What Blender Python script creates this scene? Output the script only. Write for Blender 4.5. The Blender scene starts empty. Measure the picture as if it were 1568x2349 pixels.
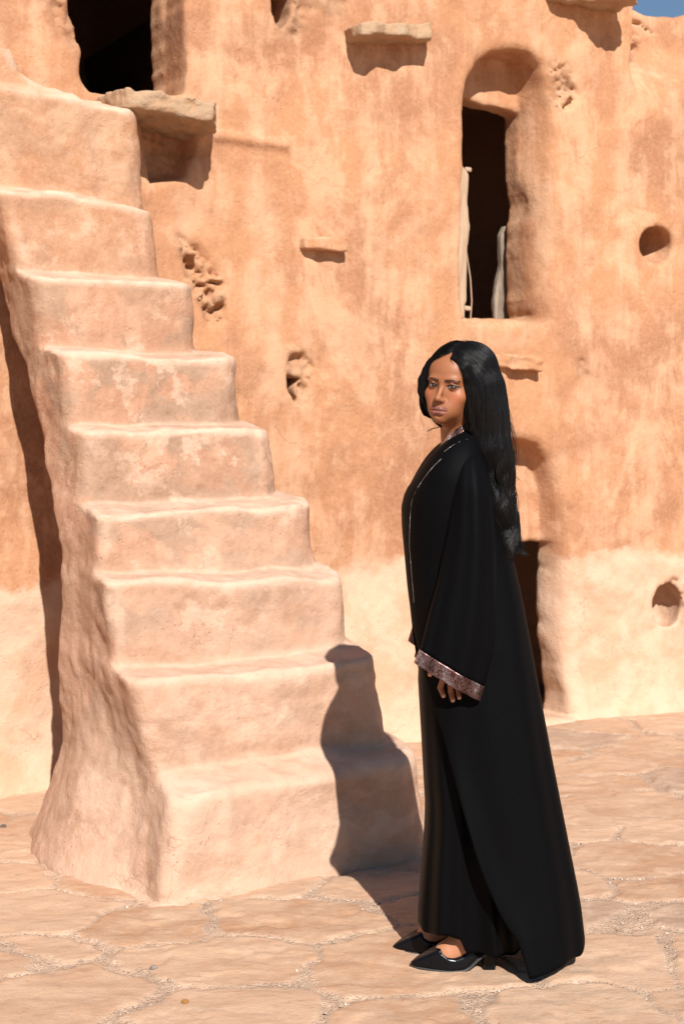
import bpy, math, random
import numpy as np
from mathutils import Vector, Matrix
random.seed(7)
rng = np.random.default_rng(11)
sc = bpy.context.scene
# ---------------------------------------------------------------- camera
FP = 3268.0; CX = 784.0; YH = 1000.0; EYE = 1.47      # focal length, principal column, horizon row, eye height
cam = bpy.data.cameras.new("camera"); camo = bpy.data.objects.new("camera", cam)
sc.collection.objects.link(camo); sc.camera = camo
cam.sensor_fit = 'VERTICAL'; cam.sensor_height = 36; cam.sensor_width = 24
cam.lens = FP/2349*36; cam.shift_y = -(1174.5-YH)/2349
cam.clip_start = 0.1; cam.clip_end = 500
camo.location = (0, 0, EYE); camo.rotation_euler = (math.pi/2, 0, 0)
cam.dof.use_dof = True; cam.dof.focus_distance = 3.95; cam.dof.aperture_fstop = 5.6
# ---------------------------------------------------------------- light
TH = math.radians(31)
U2 = np.array([math.cos(TH), math.sin(TH)]); N2 = np.array([math.sin(TH), -math.cos(TH)]); O2 = np.array([-1.33, 5.89])
ld = -N2 + 0.31*U2; LIGHT = Vector((ld[0], ld[1], -0.86)).normalized()      # direction in which sunlight travels
sun = bpy.data.lights.new("sun", 'SUN'); sun.energy = 5.0; sun.angle = math.radians(0.5); sun.color = (1.0, 0.96, 0.91)
suno = bpy.data.objects.new("sun", sun); sc.collection.objects.link(suno)
suno.rotation_euler = LIGHT.to_track_quat('-Z', 'Y').to_euler(); suno.location = (2, -4, 6)
world = bpy.data.worlds.new("World"); sc.world = world; world.use_nodes = True
wn = world.node_tree; bg = wn.nodes['Background']
sky = wn.nodes.new('ShaderNodeTexSky'); sky.sky_type = 'NISHITA'; sky.sun_disc = False
sky.sun_elevation = math.asin(-LIGHT.z); sky.sun_rotation = math.atan2(-LIGHT.x, -LIGHT.y)
sky.altitude = 400; sky.air_density = 1.3; sky.dust_density = 0.0; sky.ozone_density = 4.5
wn.links.new(sky.outputs[0], bg.inputs[0]); bg.inputs[1].default_value = 0.05
sc.render.engine = 'CYCLES'
sc.view_settings.view_transform = 'Standard'; sc.view_settings.look = 'None'
sc.view_settings.exposure = 0.64; sc.view_settings.gamma = 1.0
# ---------------------------------------------------------------- helpers: scene graph
C = sc.collection
def thing(name, label, cat, loc=(0, 0, 0), group=None):
    o = bpy.data.objects.new(name, None); C.objects.link(o); o.location = loc
    o['label'] = label; o['category'] = cat
    if group: o['group'] = group
    return o
def link(name, me, mat, parent=None):
    o = bpy.data.objects.new(name, me); C.objects.link(o)
    for m in (mat if isinstance(mat, (list, tuple)) else [mat]): me.materials.append(m)
    if parent:
        o.parent = parent; o.matrix_parent_inverse = Matrix.Translation(parent.location).inverted()
    return o
def mk(name, V, Fa, smooth=True, colors=None):
    me = bpy.data.meshes.new(name)
    V = np.asarray(V, np.float32); Fa = np.asarray(Fa, np.int32)
    me.vertices.add(len(V)); me.vertices.foreach_set('co', V.ravel())
    k = Fa.shape[1]; me.loops.add(Fa.size); me.loops.foreach_set('vertex_index', Fa.ravel())
    me.polygons.add(len(Fa)); me.polygons.foreach_set('loop_start', np.arange(0, Fa.size, k, dtype=np.int32))
    me.polygons.foreach_set('loop_total', np.full(len(Fa), k, np.int32))
    if smooth: me.polygons.foreach_set('use_smooth', np.ones(len(Fa), bool))
    me.update(calc_edges=True); me.validate()
    if colors is not None:
        for nm, arr in colors.items():
            a = me.attributes.new(nm, 'FLOAT', 'POINT'); a.data.foreach_set('value', np.asarray(arr, np.float32))
    return me
def tag(o, label, cat, group=None):
    o['label'] = label; o['category'] = cat
    if group: o['group'] = group
    return o
# ---------------------------------------------------------------- helpers: noise and distance fields
def _hash(ix, iy, iz, seed):
    h = (ix.astype(np.uint32)*np.uint32(374761393) + iy.astype(np.uint32)*np.uint32(668265263)
         + iz.astype(np.uint32)*np.uint32(2147483647) + np.uint32((seed*1274126177) & 0xffffffff))
    h = (h ^ (h >> np.uint32(13)))*np.uint32(1274126177); h = h ^ (h >> np.uint32(16))
    return (h & np.uint32(0xffff)).astype(np.float32)/32767.5-1
def vnoise(x, y, z, seed=0):
    x, y, z = np.broadcast_arrays(np.asarray(x, np.float32), np.asarray(y, np.float32), np.asarray(z, np.float32))
    fx, fy, fz = np.floor(x), np.floor(y), np.floor(z)
    ix, iy, iz = fx.astype(np.int64), fy.astype(np.int64), fz.astype(np.int64)
    u, v, w = x-fx, y-fy, z-fz
    u = u*u*(3-2*u); v = v*v*(3-2*v); w = w*w*(3-2*w)
    r = 0
    for a in (0, 1):
        for b in (0, 1):
            for c in (0, 1):
                r = r + _hash(ix+a, iy+b, iz+c, seed)*(u if a else 1-u)*(v if b else 1-v)*(w if c else 1-w)
    return r
def fbm(x, y, z, seed=0, oct=4, gain=.5):
    r = 0; a = 1.; s = 1.
    for i in range(oct):
        r = r + a*vnoise(x*s+17.3*i, y*s, z*s, seed+i); a *= gain; s *= 2.03
    return r
def ss(a, b, x):
    t = np.clip((x-a)/(b-a), 0, 1); return t*t*(3-2*t)
def smin(a, b, k):
    h = np.clip(.5+.5*(b-a)/k, 0, 1); return b*(1-h)+a*h-k*h*(1-h)
def smax(a, b, k): return -smin(-a, -b, k)
def poly2(P, x, y):
    P = np.asarray(P, np.float32); d = np.full(np.broadcast(x, y).shape, 1e9, np.float32); s = np.ones_like(d)
    for i in range(len(P)):
        a = P[i]; b = P[i-1]; ex, ey = b-a; wx = x-a[0]; wy = y-a[1]
        t = np.clip((wx*ex+wy*ey)/(ex*ex+ey*ey+1e-12), 0, 1)
        d = np.minimum(d, (wx-ex*t)**2+(wy-ey*t)**2)
        c1 = y >= a[1]; c2 = y < b[1]; c3 = ex*wy > ey*wx
        s = np.where((c1 & c2 & c3) | (~c1 & ~c2 & ~c3), -s, s)
    return s*np.sqrt(d)
def surface_nets(Fv, xs, ys, zs):
    """quad mesh of the zero surface of a sampled field (negative inside)"""
    ins = Fv < 0; nx, ny, nz = Fv.shape
    cnt = np.zeros((nx-1, ny-1, nz-1), np.uint8)
    for a in (0, 1):
        for b in (0, 1):
            for c in (0, 1): cnt += ins[a:nx-1+a, b:ny-1+b, c:nz-1+c]
    act = (cnt > 0) & (cnt < 8); idx = np.argwhere(act); lut = np.full(cnt.shape, -1, np.int32)
    lut[act] = np.arange(len(idx)); i, j, k = idx.T
    S = np.zeros((len(idx), 3)); n = np.zeros(len(idx))
    cor = [(a, b, c) for a in (0, 1) for b in (0, 1) for c in (0, 1)]
    val = {q: Fv[i+q[0], j+q[1], k+q[2]].astype(np.float64) for q in cor}
    G = (np.asarray(xs), np.asarray(ys), np.asarray(zs))
    for q in cor:
        for ax in range(3):
            if q[ax]: continue
            q2 = list(q); q2[ax] = 1; q2 = tuple(q2); a = val[q]; b = val[q2]; m = (a < 0) != (b < 0)
            t = np.where(m, a/np.where(m, a-b, 1), 0)
            for d, id_ in enumerate((i, j, k)):
                p0 = G[d][id_+q[d]]; p1 = G[d][id_+q2[d]]
                S[:, d] += np.where(m, p0+(p1-p0)*t, 0)
            n += m
    V = S/n[:, None]; Fs = []
    for ax in range(3):
        sl0 = [slice(None)]*3; sl1 = [slice(None)]*3; sl0[ax] = slice(0, -1); sl1[ax] = slice(1, None)
        A = ins[tuple(sl0)]; B = ins[tuple(sl1)]; e = np.argwhere(A != B)
        o1, o2 = [d for d in range(3) if d != ax]
        e = e[(e[:, o1] > 0) & (e[:, o2] > 0) & (e[:, o1] < Fv.shape[o1]-1) & (e[:, o2] < Fv.shape[o2]-1)]
        if not len(e): continue
        def g(d1, d2):
            q = e.copy(); q[:, o1] -= d1; q[:, o2] -= d2; return lut[q[:, 0], q[:, 1], q[:, 2]]
        Q = np.stack([g(1, 1), g(0, 1), g(0, 0), g(1, 0)], 1)
        inside = ins[e[:, 0], e[:, 1], e[:, 2]]
        flip = ~inside if ax != 1 else inside
        Q[flip] = Q[flip][:, ::-1]; Fs.append(Q)
    return V.astype(np.float32), np.concatenate(Fs)
def vnormals(V, Fa):
    a = V[Fa[:, 2]]-V[Fa[:, 0]]; b = V[Fa[:, 3]]-V[Fa[:, 1]]; n = np.cross(a, b); N = np.zeros_like(V)
    for c in range(4): np.add.at(N, Fa[:, c], n)
    return N/(np.linalg.norm(N, axis=1)[:, None]+1e-9)
def axis(*seg):
    out = []
    for a, b, s in seg: out.append(np.linspace(a, b, max(2, int(round(abs(b-a)/s))), endpoint=False))
    out.append([seg[-1][1]]); return np.concatenate(out).astype(np.float32)
class Field:
    """a distance field on a rectilinear grid; every shape is only evaluated in its own box"""
    def __init__(s, xs, ys, zs): s.xs, s.ys, s.zs = xs, ys, zs; s.F = np.full((len(xs), len(ys), len(zs)), 1., np.float32)
    def box(s, lo, hi):
        sl = [slice(max(0, np.searchsorted(g, a)-1), min(len(g), np.searchsorted(g, b)+1)) for g, a, b in zip((s.xs, s.ys, s.zs), lo, hi)]
        return tuple(sl), s.xs[sl[0]][:, None, None], s.ys[sl[1]][None, :, None], s.zs[sl[2]][None, None, :]
    def add(s, fn, lo, hi, k=0., sub=False):
        sl, x, y, z = s.box(lo, hi); a = s.F[sl]
        if a.size == 0: return
        b = fn(x, y, z)
        if sub: s.F[sl] = smax(a, -b, k) if k else np.maximum(a, -b)
        else: s.F[sl] = smin(a, b, k) if k else np.minimum(a, b)
    def mesh(s): return surface_nets(s.F, s.xs, s.ys, s.zs)
# wall frame: u runs along the facade to the right, w out of it, z up
def to_world(V):
    V = np.asarray(V); return np.stack([O2[0]+V[:, 0]*U2[0]+V[:, 1]*N2[0], O2[1]+V[:, 0]*U2[1]+V[:, 1]*N2[1], V[:, 2]], 1)
def onwall(px, py, w=0.):
    """u, z on the facade (offset w) of a point measured on the photograph"""
    r = np.array([(px-CX)/FP, 1.0]); d = ((O2+N2*w)@N2)/(r@N2); p = r*d
    return float((p-O2)@U2), float(EYE-(py-YH)/FP*d)
def pw(pts, w=0.): return [onwall(a, b, w) for a, b in pts]
# ---------------------------------------------------------------- helpers: materials
ALB = .68        # one albedo scale for all the earth materials
class NT:
    def __init__(s, name):
        s.m = bpy.data.materials.new(name); s.m.use_nodes = True; s.t = s.m.node_tree
        s.b = s.t.nodes['Principled BSDF']; s.b.inputs['Roughness'].default_value = .9
        s.co = s.t.nodes.new('ShaderNodeTexCoord').outputs['Object']
    def n(s, ty, **kw):
        nd = s.t.nodes.new(ty)
        for k, v in kw.items(): setattr(nd, k, v)
        return nd
    def l(s, a, b): s.t.links.new(a, b)
    def scaled(s, v, loc=(0, 0, 0)):
        mp = s.n('ShaderNodeMapping'); mp.inputs['Scale'].default_value = v; mp.inputs['Location'].default_value = loc
        s.l(s.co, mp.inputs[0]); return mp.outputs[0]
    def noise(s, scale, detail=5, rough=.55, vec=None, dist=0):
        nd = s.n('ShaderNodeTexNoise'); nd.inputs['Scale'].default_value = scale; nd.inputs['Detail'].default_value = detail
        nd.inputs['Roughness'].default_value = rough; nd.inputs['Distortion'].default_value = dist
        s.l(vec or s.co, nd.inputs['Vector']); return nd.outputs['Fac']
    def voro(s, scale, feature='F1', vec=None, rand=1):
        nd = s.n('ShaderNodeTexVoronoi', feature=feature); nd.inputs['Scale'].default_value = scale; nd.inputs['Randomness'].default_value = rand
        s.l(vec or s.co, nd.inputs['Vector']); return nd
    def rng(s, f, a, b, c=0., d=1., smooth=True):
        nd = s.n('ShaderNodeMapRange', interpolation_type='SMOOTHSTEP' if smooth else 'LINEAR')
        for i, v in enumerate((a, b, c, d)): nd.inputs[i+1].default_value = v
        s.l(f, nd.inputs[0]); return nd.outputs[0]
    def math(s, op, a, b=0., c=None):
        nd = s.n('ShaderNodeMath', operation=op)
        for i, v in enumerate((a, b) if c is None else (a, b, c)):
            if isinstance(v, (int, float)): nd.inputs[i].default_value = v
            else: s.l(v, nd.inputs[i])
        return nd.outputs[0]
    def mix(s, f, a, b, mode='MIX'):
        nd = s.n('ShaderNodeMix', data_type='RGBA', blend_type=mode)
        for i, v in ((0, f), (6, a), (7, b)):
            if isinstance(v, (int, float)): nd.inputs[i].default_value = v
            elif isinstance(v, tuple): nd.inputs[i].default_value = (*v, 1)
            else: s.l(v, nd.inputs[i])
        return nd.outputs[2]
    def attr(s, name): return s.n('ShaderNodeAttribute', attribute_name=name).outputs['Fac']
    def z(s):
        sp = s.n('ShaderNodeSeparateXYZ'); s.l(s.co, sp.inputs[0]); return sp.outputs[2]
    def color(s, c, k=1.):
        if isinstance(c, tuple): s.b.inputs['Base Color'].default_value = (c[0]*k, c[1]*k, c[2]*k, 1)
        elif k == 1.: s.l(c, s.b.inputs['Base Color'])
        else: s.l(s.mix(1., c, (k, k, k), 'MULTIPLY'), s.b.inputs['Base Color'])
    def bump(s, h, dist, strength=1.):
        nd = s.n('ShaderNodeBump'); nd.inputs['Distance'].default_value = dist; nd.inputs['Strength'].default_value = strength
        s.l(h, nd.inputs['Height'])
        prev = s.b.inputs['Normal'].links
        if prev: s.l(prev[0].from_socket, nd.inputs['Normal'])
        s.l(nd.outputs[0], s.b.inputs['Normal'])
def simple(name, col, rough=.6, metal=0., bump=None, spec=.5):
    t = NT(name); t.color(col); t.b.inputs['Roughness'].default_value = rough; t.b.inputs['Metallic'].default_value = metal
    t.b.inputs['Specular IOR Level'].default_value = spec
    if bump: t.bump(t.noise(bump[0], 3), bump[1])
    return t.m
def plaster(name, A, B, Cc, pale, paleline, stair=False):
    """lime and mud plaster: orange ground, cream bloom, brown damp patches, whitewashed foot"""
    t = NT(name)
    big = t.noise(1.3, 6, .62); med = t.noise(4.5, 8, .68, dist=.3)
    streak = t.noise(1.0, 6, .65, vec=t.scaled((6, 6, .8), (3, 1, 2)))
    col = t.mix(t.rng(big, .40, .62), A, Cc)
    col = t.mix(t.rng(t.math('ADD', t.math('MULTIPLY', med, .5), t.math('MULTIPLY', streak, .5)), .46, .60, 0, .85), col, B)
    blot = t.noise(6, 10, .72, dist=.8)
    col = t.mix(t.rng(blot, .54, .64, 0, .35), col, B)
    col = t.mix(t.rng(t.noise(1.7, 8, .7, vec=t.scaled((1.3, 1.3, .8), (2, 7, 5)), dist=.5), .54, .62, 0, .6), col, tuple(min(.86, c*1.10) for c in B))
    col = t.mix(t.rng(t.noise(3.1, 7, .7, vec=t.scaled((1, 1, .7), (9, 4, 2))), .55, .68, 0, .6), col, Cc)
    if stair:   # scuffed cement repairs on the risers
        gray = t.noise(2.6, 6, .6, vec=t.scaled((1, 1, 1.2), (5, 8, 1)), dist=.5)
        col = t.mix(t.rng(gray, .48, .54, 0, .85), col, (.42, .275, .185))
        white = t.noise(6, 10, .72, vec=t.scaled((1, 1, 1), (1, 8, 7)), dist=.15)
        col = t.mix(t.rng(white, .54, .60, 0, .6), col, pale)
    if stair:   # the upper flight keeps the orange coat of the facade
        col = t.mix(t.rng(t.math('ADD', t.z(), t.math('MULTIPLY', big, .8)), 2.0, 3.2, 0, .75), col, t.mix(t.rng(med, .42, .58), (.58, .285, .145), (.72, .43, .26)))
    if stair:   # rubbed pale lips of the treads, plus paler up-facing tops
        col = t.mix(t.math('MULTIPLY', t.attr('wear_pale_top'), t.rng(t.noise(7, 8, .7), .3, .6, .35, .95)), col, tuple(min(.86, c*1.04) for c in pale))
    zz = t.z()
    edge = t.math('ADD', zz, t.math('MULTIPLY', t.math('SUBTRACT', t.noise(3.3, 9, .7), .5), .36 if not stair else 1.4))
    pm = t.rng(edge, paleline[0], paleline[1], 1, 0)
    palec = t.mix(t.rng(med, .40, .62), pale, tuple(.55*p+.45*b for p, b in zip(pale, A)))
    col = t.mix(t.math('MULTIPLY', pm, .92 if not stair else .7), col, palec)
    # darker brown patches, left off the lips and up-facing tops
    side_patch = t.noise(2.4, 7, .7, vec=t.scaled((1, 1, 2.2), (4, 4, 9)))
    if stair: col = t.mix(t.math('MULTIPLY', t.rng(side_patch, .49, .60, 0, .5), t.math('SUBTRACT', 1., t.attr('wear_pale_top'))), col, (.45, .26, .16))
    fine = t.noise(60, 6, .7)
    col = t.mix(t.rng(fine, .35, .7, .0, .22), col, tuple(min(1, c*1.25) for c in B))
    spots = t.voro(17); col = t.mix(t.math('MULTIPLY', t.rng(spots.outputs['Distance'], .03, .055, .5, 0), t.rng(t.noise(2.7, 3), .56, .62)), col, (.16, .08, .045))
    # hairline cracks
    cv = t.scaled((1, 1, 1)); wob = t.n('ShaderNodeVectorMath', operation='ADD')
    nz = t.n('ShaderNodeTexNoise'); nz.inputs['Scale'].default_value = 4; nz.inputs['Detail'].default_value = 6; t.l(t.co, nz.inputs['Vector'])
    sc_ = t.n('ShaderNodeVectorMath', operation='SCALE'); t.l(nz.outputs['Color'], sc_.inputs[0]); sc_.inputs[3].default_value = .45
    t.l(t.co, wob.inputs[0]); t.l(sc_.outputs[0], wob.inputs[1])
    cr = t.voro(1.5, 'DISTANCE_TO_EDGE', wob.outputs[0]).outputs['Distance']
    cm = t.math('MULTIPLY', t.rng(cr, .0008, .0040, 1, 0), t.rng(t.noise(2.2, 2), .52, .60))
    col = t.mix(t.math('MULTIPLY', cm, .45 if not stair else .30), col, (.24, .12, .065))
    rub = t.attr('rub'); col = t.mix(t.math('MULTIPLY', rub, t.rng(blot, .4, .6, .1, .55)), col, (.46, .27, .16))
    t.color(col, ALB); t.b.inputs['Roughness'].default_value = .95; t.b.inputs['Specular IOR Level'].default_value = .15
    t.bump(t.noise(5, 6, .6), .014, .5)
    t.bump(t.noise(26, 8, .7), .008, .45 if not stair else .7)
    t.bump(fine, .0035, .8)
    pits = t.voro(38); t.bump(t.math('MAXIMUM', t.rng(pits.outputs['Distance'], .06, .25), t.rng(t.noise(3.9, 3), .58, .50)), .004, .5)
    t.bump(cm, .006, -1.) if False else None
    return t.m
# ================================================================ materials of the setting
M_wall = plaster('plaster_wall', (.61, .296, .148), (.74, .435, .262), (.47, .220, .116), (.82, .570, .405), (.83, .90))
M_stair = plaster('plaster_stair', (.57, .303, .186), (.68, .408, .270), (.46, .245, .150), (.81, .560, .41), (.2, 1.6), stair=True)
def stone_mat(name, a, b):
    t = NT(name); n1 = t.noise(14, 8, .65); n2 = t.noise(5, 4)
    t.color(t.mix(t.rng(n2, .4, .6), t.mix(t.rng(n1, .4, .62), a, b), tuple(.5*(p+q) for p, q in zip(a, b))), ALB)
    t.b.inputs['Specular IOR Level'].default_value = .2; t.bump(n1, .02, .9); t.bump(t.noise(70, 5), .004, .8); return t.m
M_stone = stone_mat('ledge_stone', (.60, .36, .21), (.50, .36, .235))
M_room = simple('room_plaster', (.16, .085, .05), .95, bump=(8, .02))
# ================================================================ facade
lo_u, hi_u = -3.0, 6.0
us = axis((lo_u, -.35, .06), (-.35, 3.85, .014), (3.85, hi_u, .06))
ws = axis((-.56, -.36, .03), (-.36, .42, .014))
zs = axis((-.15, 3.95, .0145), (3.95, 4.9, .05))
UU, ZZ = us[:, None], zs[None, :]
def surf(u, z):
    r = .030*fbm(u*1.1, z*1.1, 3., 5, 3)+.010*vnoise(u*5, z*4, 1., 9)+.004*vnoise(u*16, z*14, 1., 19)
    r = r + .10*ss(2.95, 3.7, u)*1.0 + .06*np.exp(-np.maximum(z, 0)/.10)      # turning inward on the right, earth at the foot
    r = r - .26*ss(3.30, 3.345, u+.012*vnoise(z*9, 2., 2., 3))*ss(3.28, 3.62, z)     # lower wall set back
    return r
w0 = surf(UU, ZZ).astype(np.float32)
rub = np.zeros_like(w0)
def worley(u, z, s, seed):
    u = u*s; z = z*s; iu = np.floor(u); iz = np.floor(z); f1 = np.full(np.broadcast(u, z).shape, 9., np.float32); f2 = f1.copy(); idc = np.zeros_like(f1)
    for a in (-1, 0, 1):
        for b in (-1, 0, 1):
            cu = (iu+a+0*iz).astype(np.int64); cz = (iz+b+0*iu).astype(np.int64)
            hx = _hash(cu, cz, cz*0, seed)*.42+.5; hz = _hash(cu, cz, cz*0, seed+7)*.42+.5
            d = np.sqrt((cu+hx-u)**2+(cz+hz-z)**2); idv = _hash(cu, cz, cz*0, seed+13)
            c = d < f1; f2 = np.where(c, f1, np.minimum(f2, d)); idc = np.where(c, idv, idc); f1 = np.where(c, d, f1)
    return f1, f2, idc
f1, f2, idc = worley(UU+.03*vnoise(UU*9, ZZ*9, 0, 2), ZZ+.03*vnoise(UU*9, ZZ*9, 5, 3), 19, 4)
rubh = .016*ss(.0, .3, f2-f1)+.012*idc-.022+.020*fbm(UU*22, ZZ*22, 3, 66, 3)
for poly, soft, amt in [([(412, 550), (452, 570), (505, 640), (508, 735), (484, 738), (440, 650)], .035, 1.9),
                        ([(655, 0), (690, 0), (705, 60), (680, 90), (650, 80)], .04, .6), ([(700, -60), (800, -60), (790, 20), (700, 20)], .06, .5),
                        ([(1262, 150), (1300, 150), (1325, 215), (1300, 255), (1265, 230)], .03, 1.1),
                        ([(655, 800), (690, 810), (712, 850), (700, 925), (680, 925), (665, 880)], .03, .9),
                        ([(1170, 700), (1225, 690), (1235, 735), (1175, 735)], .03, 1.),
                        ([(330, 270), (420, 280), (430, 350), (350, 400)], .04, .9),
                        ([(1440, 60), (1505, 70), (1480, 130), (1440, 150)], .04, 1.3), ([(120, -20), (165, 10), (175, 100), (140, 90)], .05, .8),
                        ([(1510, 1320), (1560, 1340), (1560, 1430), (1535, 1420)], .02, .6), ([(1310, 825), (1345, 825), (1345, 870), (1312, 868)], .015, .5)]:
    m = ss(soft, -soft*.3, poly2(pw(poly), UU, ZZ)); w0 += (rubh*amt*m).astype(np.float32); rub = np.maximum(rub, m)
_m = ss(.03, -.03, poly2(pw([(335, 285), (440, 290), (445, 350), (420, 400), (350, 415)]), UU, ZZ)); w0 -= (.09*_m).astype(np.float32)
# a few modelled cracks
def crack(pts, wd=.008, dp=.03):
    global w0
    P = pw(pts); d = np.full(w0.shape, 9., np.float32)
    uu = UU+.016*vnoise(UU*30, ZZ*30, 1, 5); zz = ZZ+.016*vnoise(UU*30, ZZ*30, 7, 6)
    for a, b in zip(P[:-1], P[1:]):
        e = np.subtract(b, a); t = np.clip(((uu-a[0])*e[0]+(zz-a[1])*e[1])/(e@e), 0, 1)
        d = np.minimum(d, np.hypot(uu-a[0]-e[0]*t, zz-a[1]-e[1]*t))
    w0 = w0-dp*np.exp(-(d/wd)**2).astype(np.float32)
crack([(1448, 150), (1475, 125), (1490, 100), (1505, 92)], .014, .07); crack([(1442, 112), (1452, 132), (1460, 128)], .010, .05)
crack([(1440, 95), (1452, 140)], .008, .03); crack([(1300, 205), (1320, 222), (1300, 242)], .008, .03); crack([(1480, 30), (1510, 40), (1535, 60)], .010, .04)
crack([(690, 812), (712, 845)], .007, .02); crack([(1300, 190), (1322, 205)], .007, .02)
# a plain band / ledge bands in the wall
ledge = poly2(pw([(440, 300), (560, 315), (650, 335), (650, 338), (560, 322), (440, 308)]), UU, ZZ)
w0 += (.02*np.exp(-(np.maximum(ledge, 0)/.02)**2)).astype(np.float32)
Fw = Field(us, ws, zs)
W3 = ws[None, :, None]
Fw.F = (W3-w0[:, None, :]).astype(np.float32)
def topz(u): return 4.75+.04*vnoise(u*3, 1, 1, 8)-.905*ss(3.30, 3.40, u)+.05*ss(3.3, 3.9, u)*vnoise(u*5, 3, 3, 2)-.02
Fw.F = smax(Fw.F, (ZZ-topz(UU))[:, None, :].astype(np.float32), .05)
Fw.F = np.maximum(Fw.F, -(W3+.52)); Fw.F = np.maximum(Fw.F, -(UU[:, :, None]*0+us[:, None, None]-lo_u-.06)); Fw.F = np.maximum(Fw.F, us[:, None, None]-hi_u+.06)
Fw.F = np.maximum(Fw.F, -(zs[None, None, :]+.12))
def cut(poly, depth, k=.03, wobble=.012, freq=9, seed=1, seg=.0, k2=.02, splay=0.):
    P = np.array(pw(poly)) if not seg else np.array(poly)
    lo = P.min(0)-.15; hi = P.max(0)+.15
    def fn(u, w, z):
        uu = u+wobble*fbm(u*freq, z*freq, 1, seed, 3); zz = z+wobble*fbm(u*freq, z*freq, 8, seed+5, 3)
        if splay: uu = uu+splay*np.clip(-w, -.06, 1)*ss(0, .3, u-P[:, 0].mean())
        d2 = poly2(P, uu, zz)
        return smax(d2, -(w+depth), k2)
    Fw.add(fn, (lo[0], -1, lo[1]), (hi[0], 1, hi[1]), k, sub=True)
# upper left doorway
cut([(158, -260), (158, 0), (163, 25), (180, 60), (177, 90), (186, 110), (182, 150), (187, 190), (200, 208), (250, 214), (330, 214), (425, 214), (432, 100), (428, 0), (420, -260)], .24, .035, .007, 12, 3)
cut([(158, -260), (158, 0), (163, 25), (180, 60), (177, 90), (186, 110), (182, 150), (187, 190), (200, 208), (250, 214), (330, 214), (424, 214), (430, 100), (426, 0), (420, -260)], .9, .012, .012, 14, 3)
# arched recess with door opening
archA = [(1062, 735), (1058, 560), (1060, 400), (1062, 240), (1068, 190), (1092, 145), (1130, 122), (1175, 116), (1215, 124), (1248, 150), (1268, 195), (1276, 260), (1280, 420), (1276, 560), (1268, 735)]
cut(archA, .20, .06, .006, 4, 8, splay=.6)
bu = lambda px, py, w: onwall(px, py, w)
doorA = [bu(1040, 732, -.20), bu(1040, 222, -.20), bu(1078, 228, -.20), bu(1110, 240, -.20), bu(1150, 250, -.20), bu(1186, 262, -.20), bu(1192, 420, -.20), bu(1200, 470, -.20), bu(1190, 560, -.20), bu(1192, 620, -.20), bu(1190, 690, -.20), bu(1196, 732, -.20)]
cut(doorA, .9, .02, .007, 12, 9, seg=1)
# lower doorway behind the woman, under its own arch
archB = [(1085, 1640), (1085, 1180), (1092, 1110), (1110, 1050), (1150, 1018), (1190, 1010), (1230, 1020), (1262, 1060), (1284, 1110), (1294, 1200), (1298, 1300), (1302, 1450), (1300, 1640)]
cut(archB, .15, .07, .006, 4, 18, splay=.5)
doorB = [bu(1090, 1632, -.15), bu(1090, 1250, -.15), bu(1150, 1246, -.15), bu(1246, 1243, -.15), bu(1243, 1300, -.15), bu(1238, 1370, -.15), bu(1243, 1440, -.15), bu(1250, 1530, -.15), bu(1262, 1600, -.15), bu(1256, 1632, -.15)]
cut(doorB, .9, .02, .009, 14, 19, seg=1)
# the chambers behind are wider than their doors
def chamber(u0, u1, z0, z1, wf):
    Fw.add(lambda u, w, z: np.maximum(np.maximum(np.maximum(u0-u, u-u1), np.maximum(z0-z, z-z1)), w-wf), (u0-.1, -1, z0-.1), (u1+.1, 0, z1+.1), .02, sub=True)
chamber(2.1, 3.0, 2.09, 3.27, -.33); chamber(2.1, 3.2, .02, 1.0, -.20); chamber(0, 1.2, 2.93, 4.6, -.40)
# small openings
cut([(622, -30), (622, 30), (628, 52), (645, 66), (655, 62), (666, 35), (668, -30)], .9, .015, .012, 16, 21)
cut([(655, 852), (668, 862), (682, 868), (672, 890), (682, 924), (668, 918), (656, 890)], .16, .012, .010, 22, 22)
def pocket(px, py, ru, rz, dep, tilt=0., k=.03, wu=0.):
    u0, z0 = onwall(px, py)
    def fn(u, w, z):
        du = u-u0-wu*w; dz = z-z0-tilt*w
        return (np.sqrt((du/ru)**2+(dz/rz)**2+(w/dep)**2)-1)*min(ru, rz)
    Fw.add(fn, (u0-.4, -1, z0-.4), (u0+.4, 1, z0+.4), k, sub=True)
pocket(1484, 558, .11, .10, .22, k=.03, tilt=-.25)
pocket(1508, 1384, .100, .130, .16, k=.014)
V, Q = Fw.mesh()
n = vnormals(V, Q)
dsp = .004*fbm(V[:, 0]*6, V[:, 1]*6, V[:, 2]*6, 31, 4)+.0015*vnoise(V[:, 0]*45, V[:, 1]*45, V[:, 2]*45, 41)
V = V+n*dsp[:, None]
ui = np.clip(np.searchsorted(us, V[:, 0]), 0, len(us)-1); zi = np.clip(np.searchsorted(zs, V[:, 2]), 0, len(zs)-1)
bld = thing('granary_building', 'tall terracotta mud-plaster granary facade with arched recess and dark doorways', 'building', tuple(to_world([(1.5, 0, 0)])[0]))
wall_me = mk('wall', to_world(V), Q, colors={'rub': rub[ui, zi]})
link('wall', wall_me, M_wall, bld)
def wbox(name, u0, u1, w0_, w1_, z0, z1, mat, parent, open_front=False, seg=6):
    v = [(a, b, c) for a in (u0, u1) for b in (w0_, w1_) for c in (z0, z1)]
    f = [(0, 1, 3, 2), (4, 6, 7, 5), (0, 4, 5, 1), (0, 2, 6, 4), (1, 5, 7, 3)]
    if not open_front: f.append((2, 3, 7, 6))
    return link(name, mk(name, to_world(np.array(v, float)), np.array(f), smooth=False), mat, parent)
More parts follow.
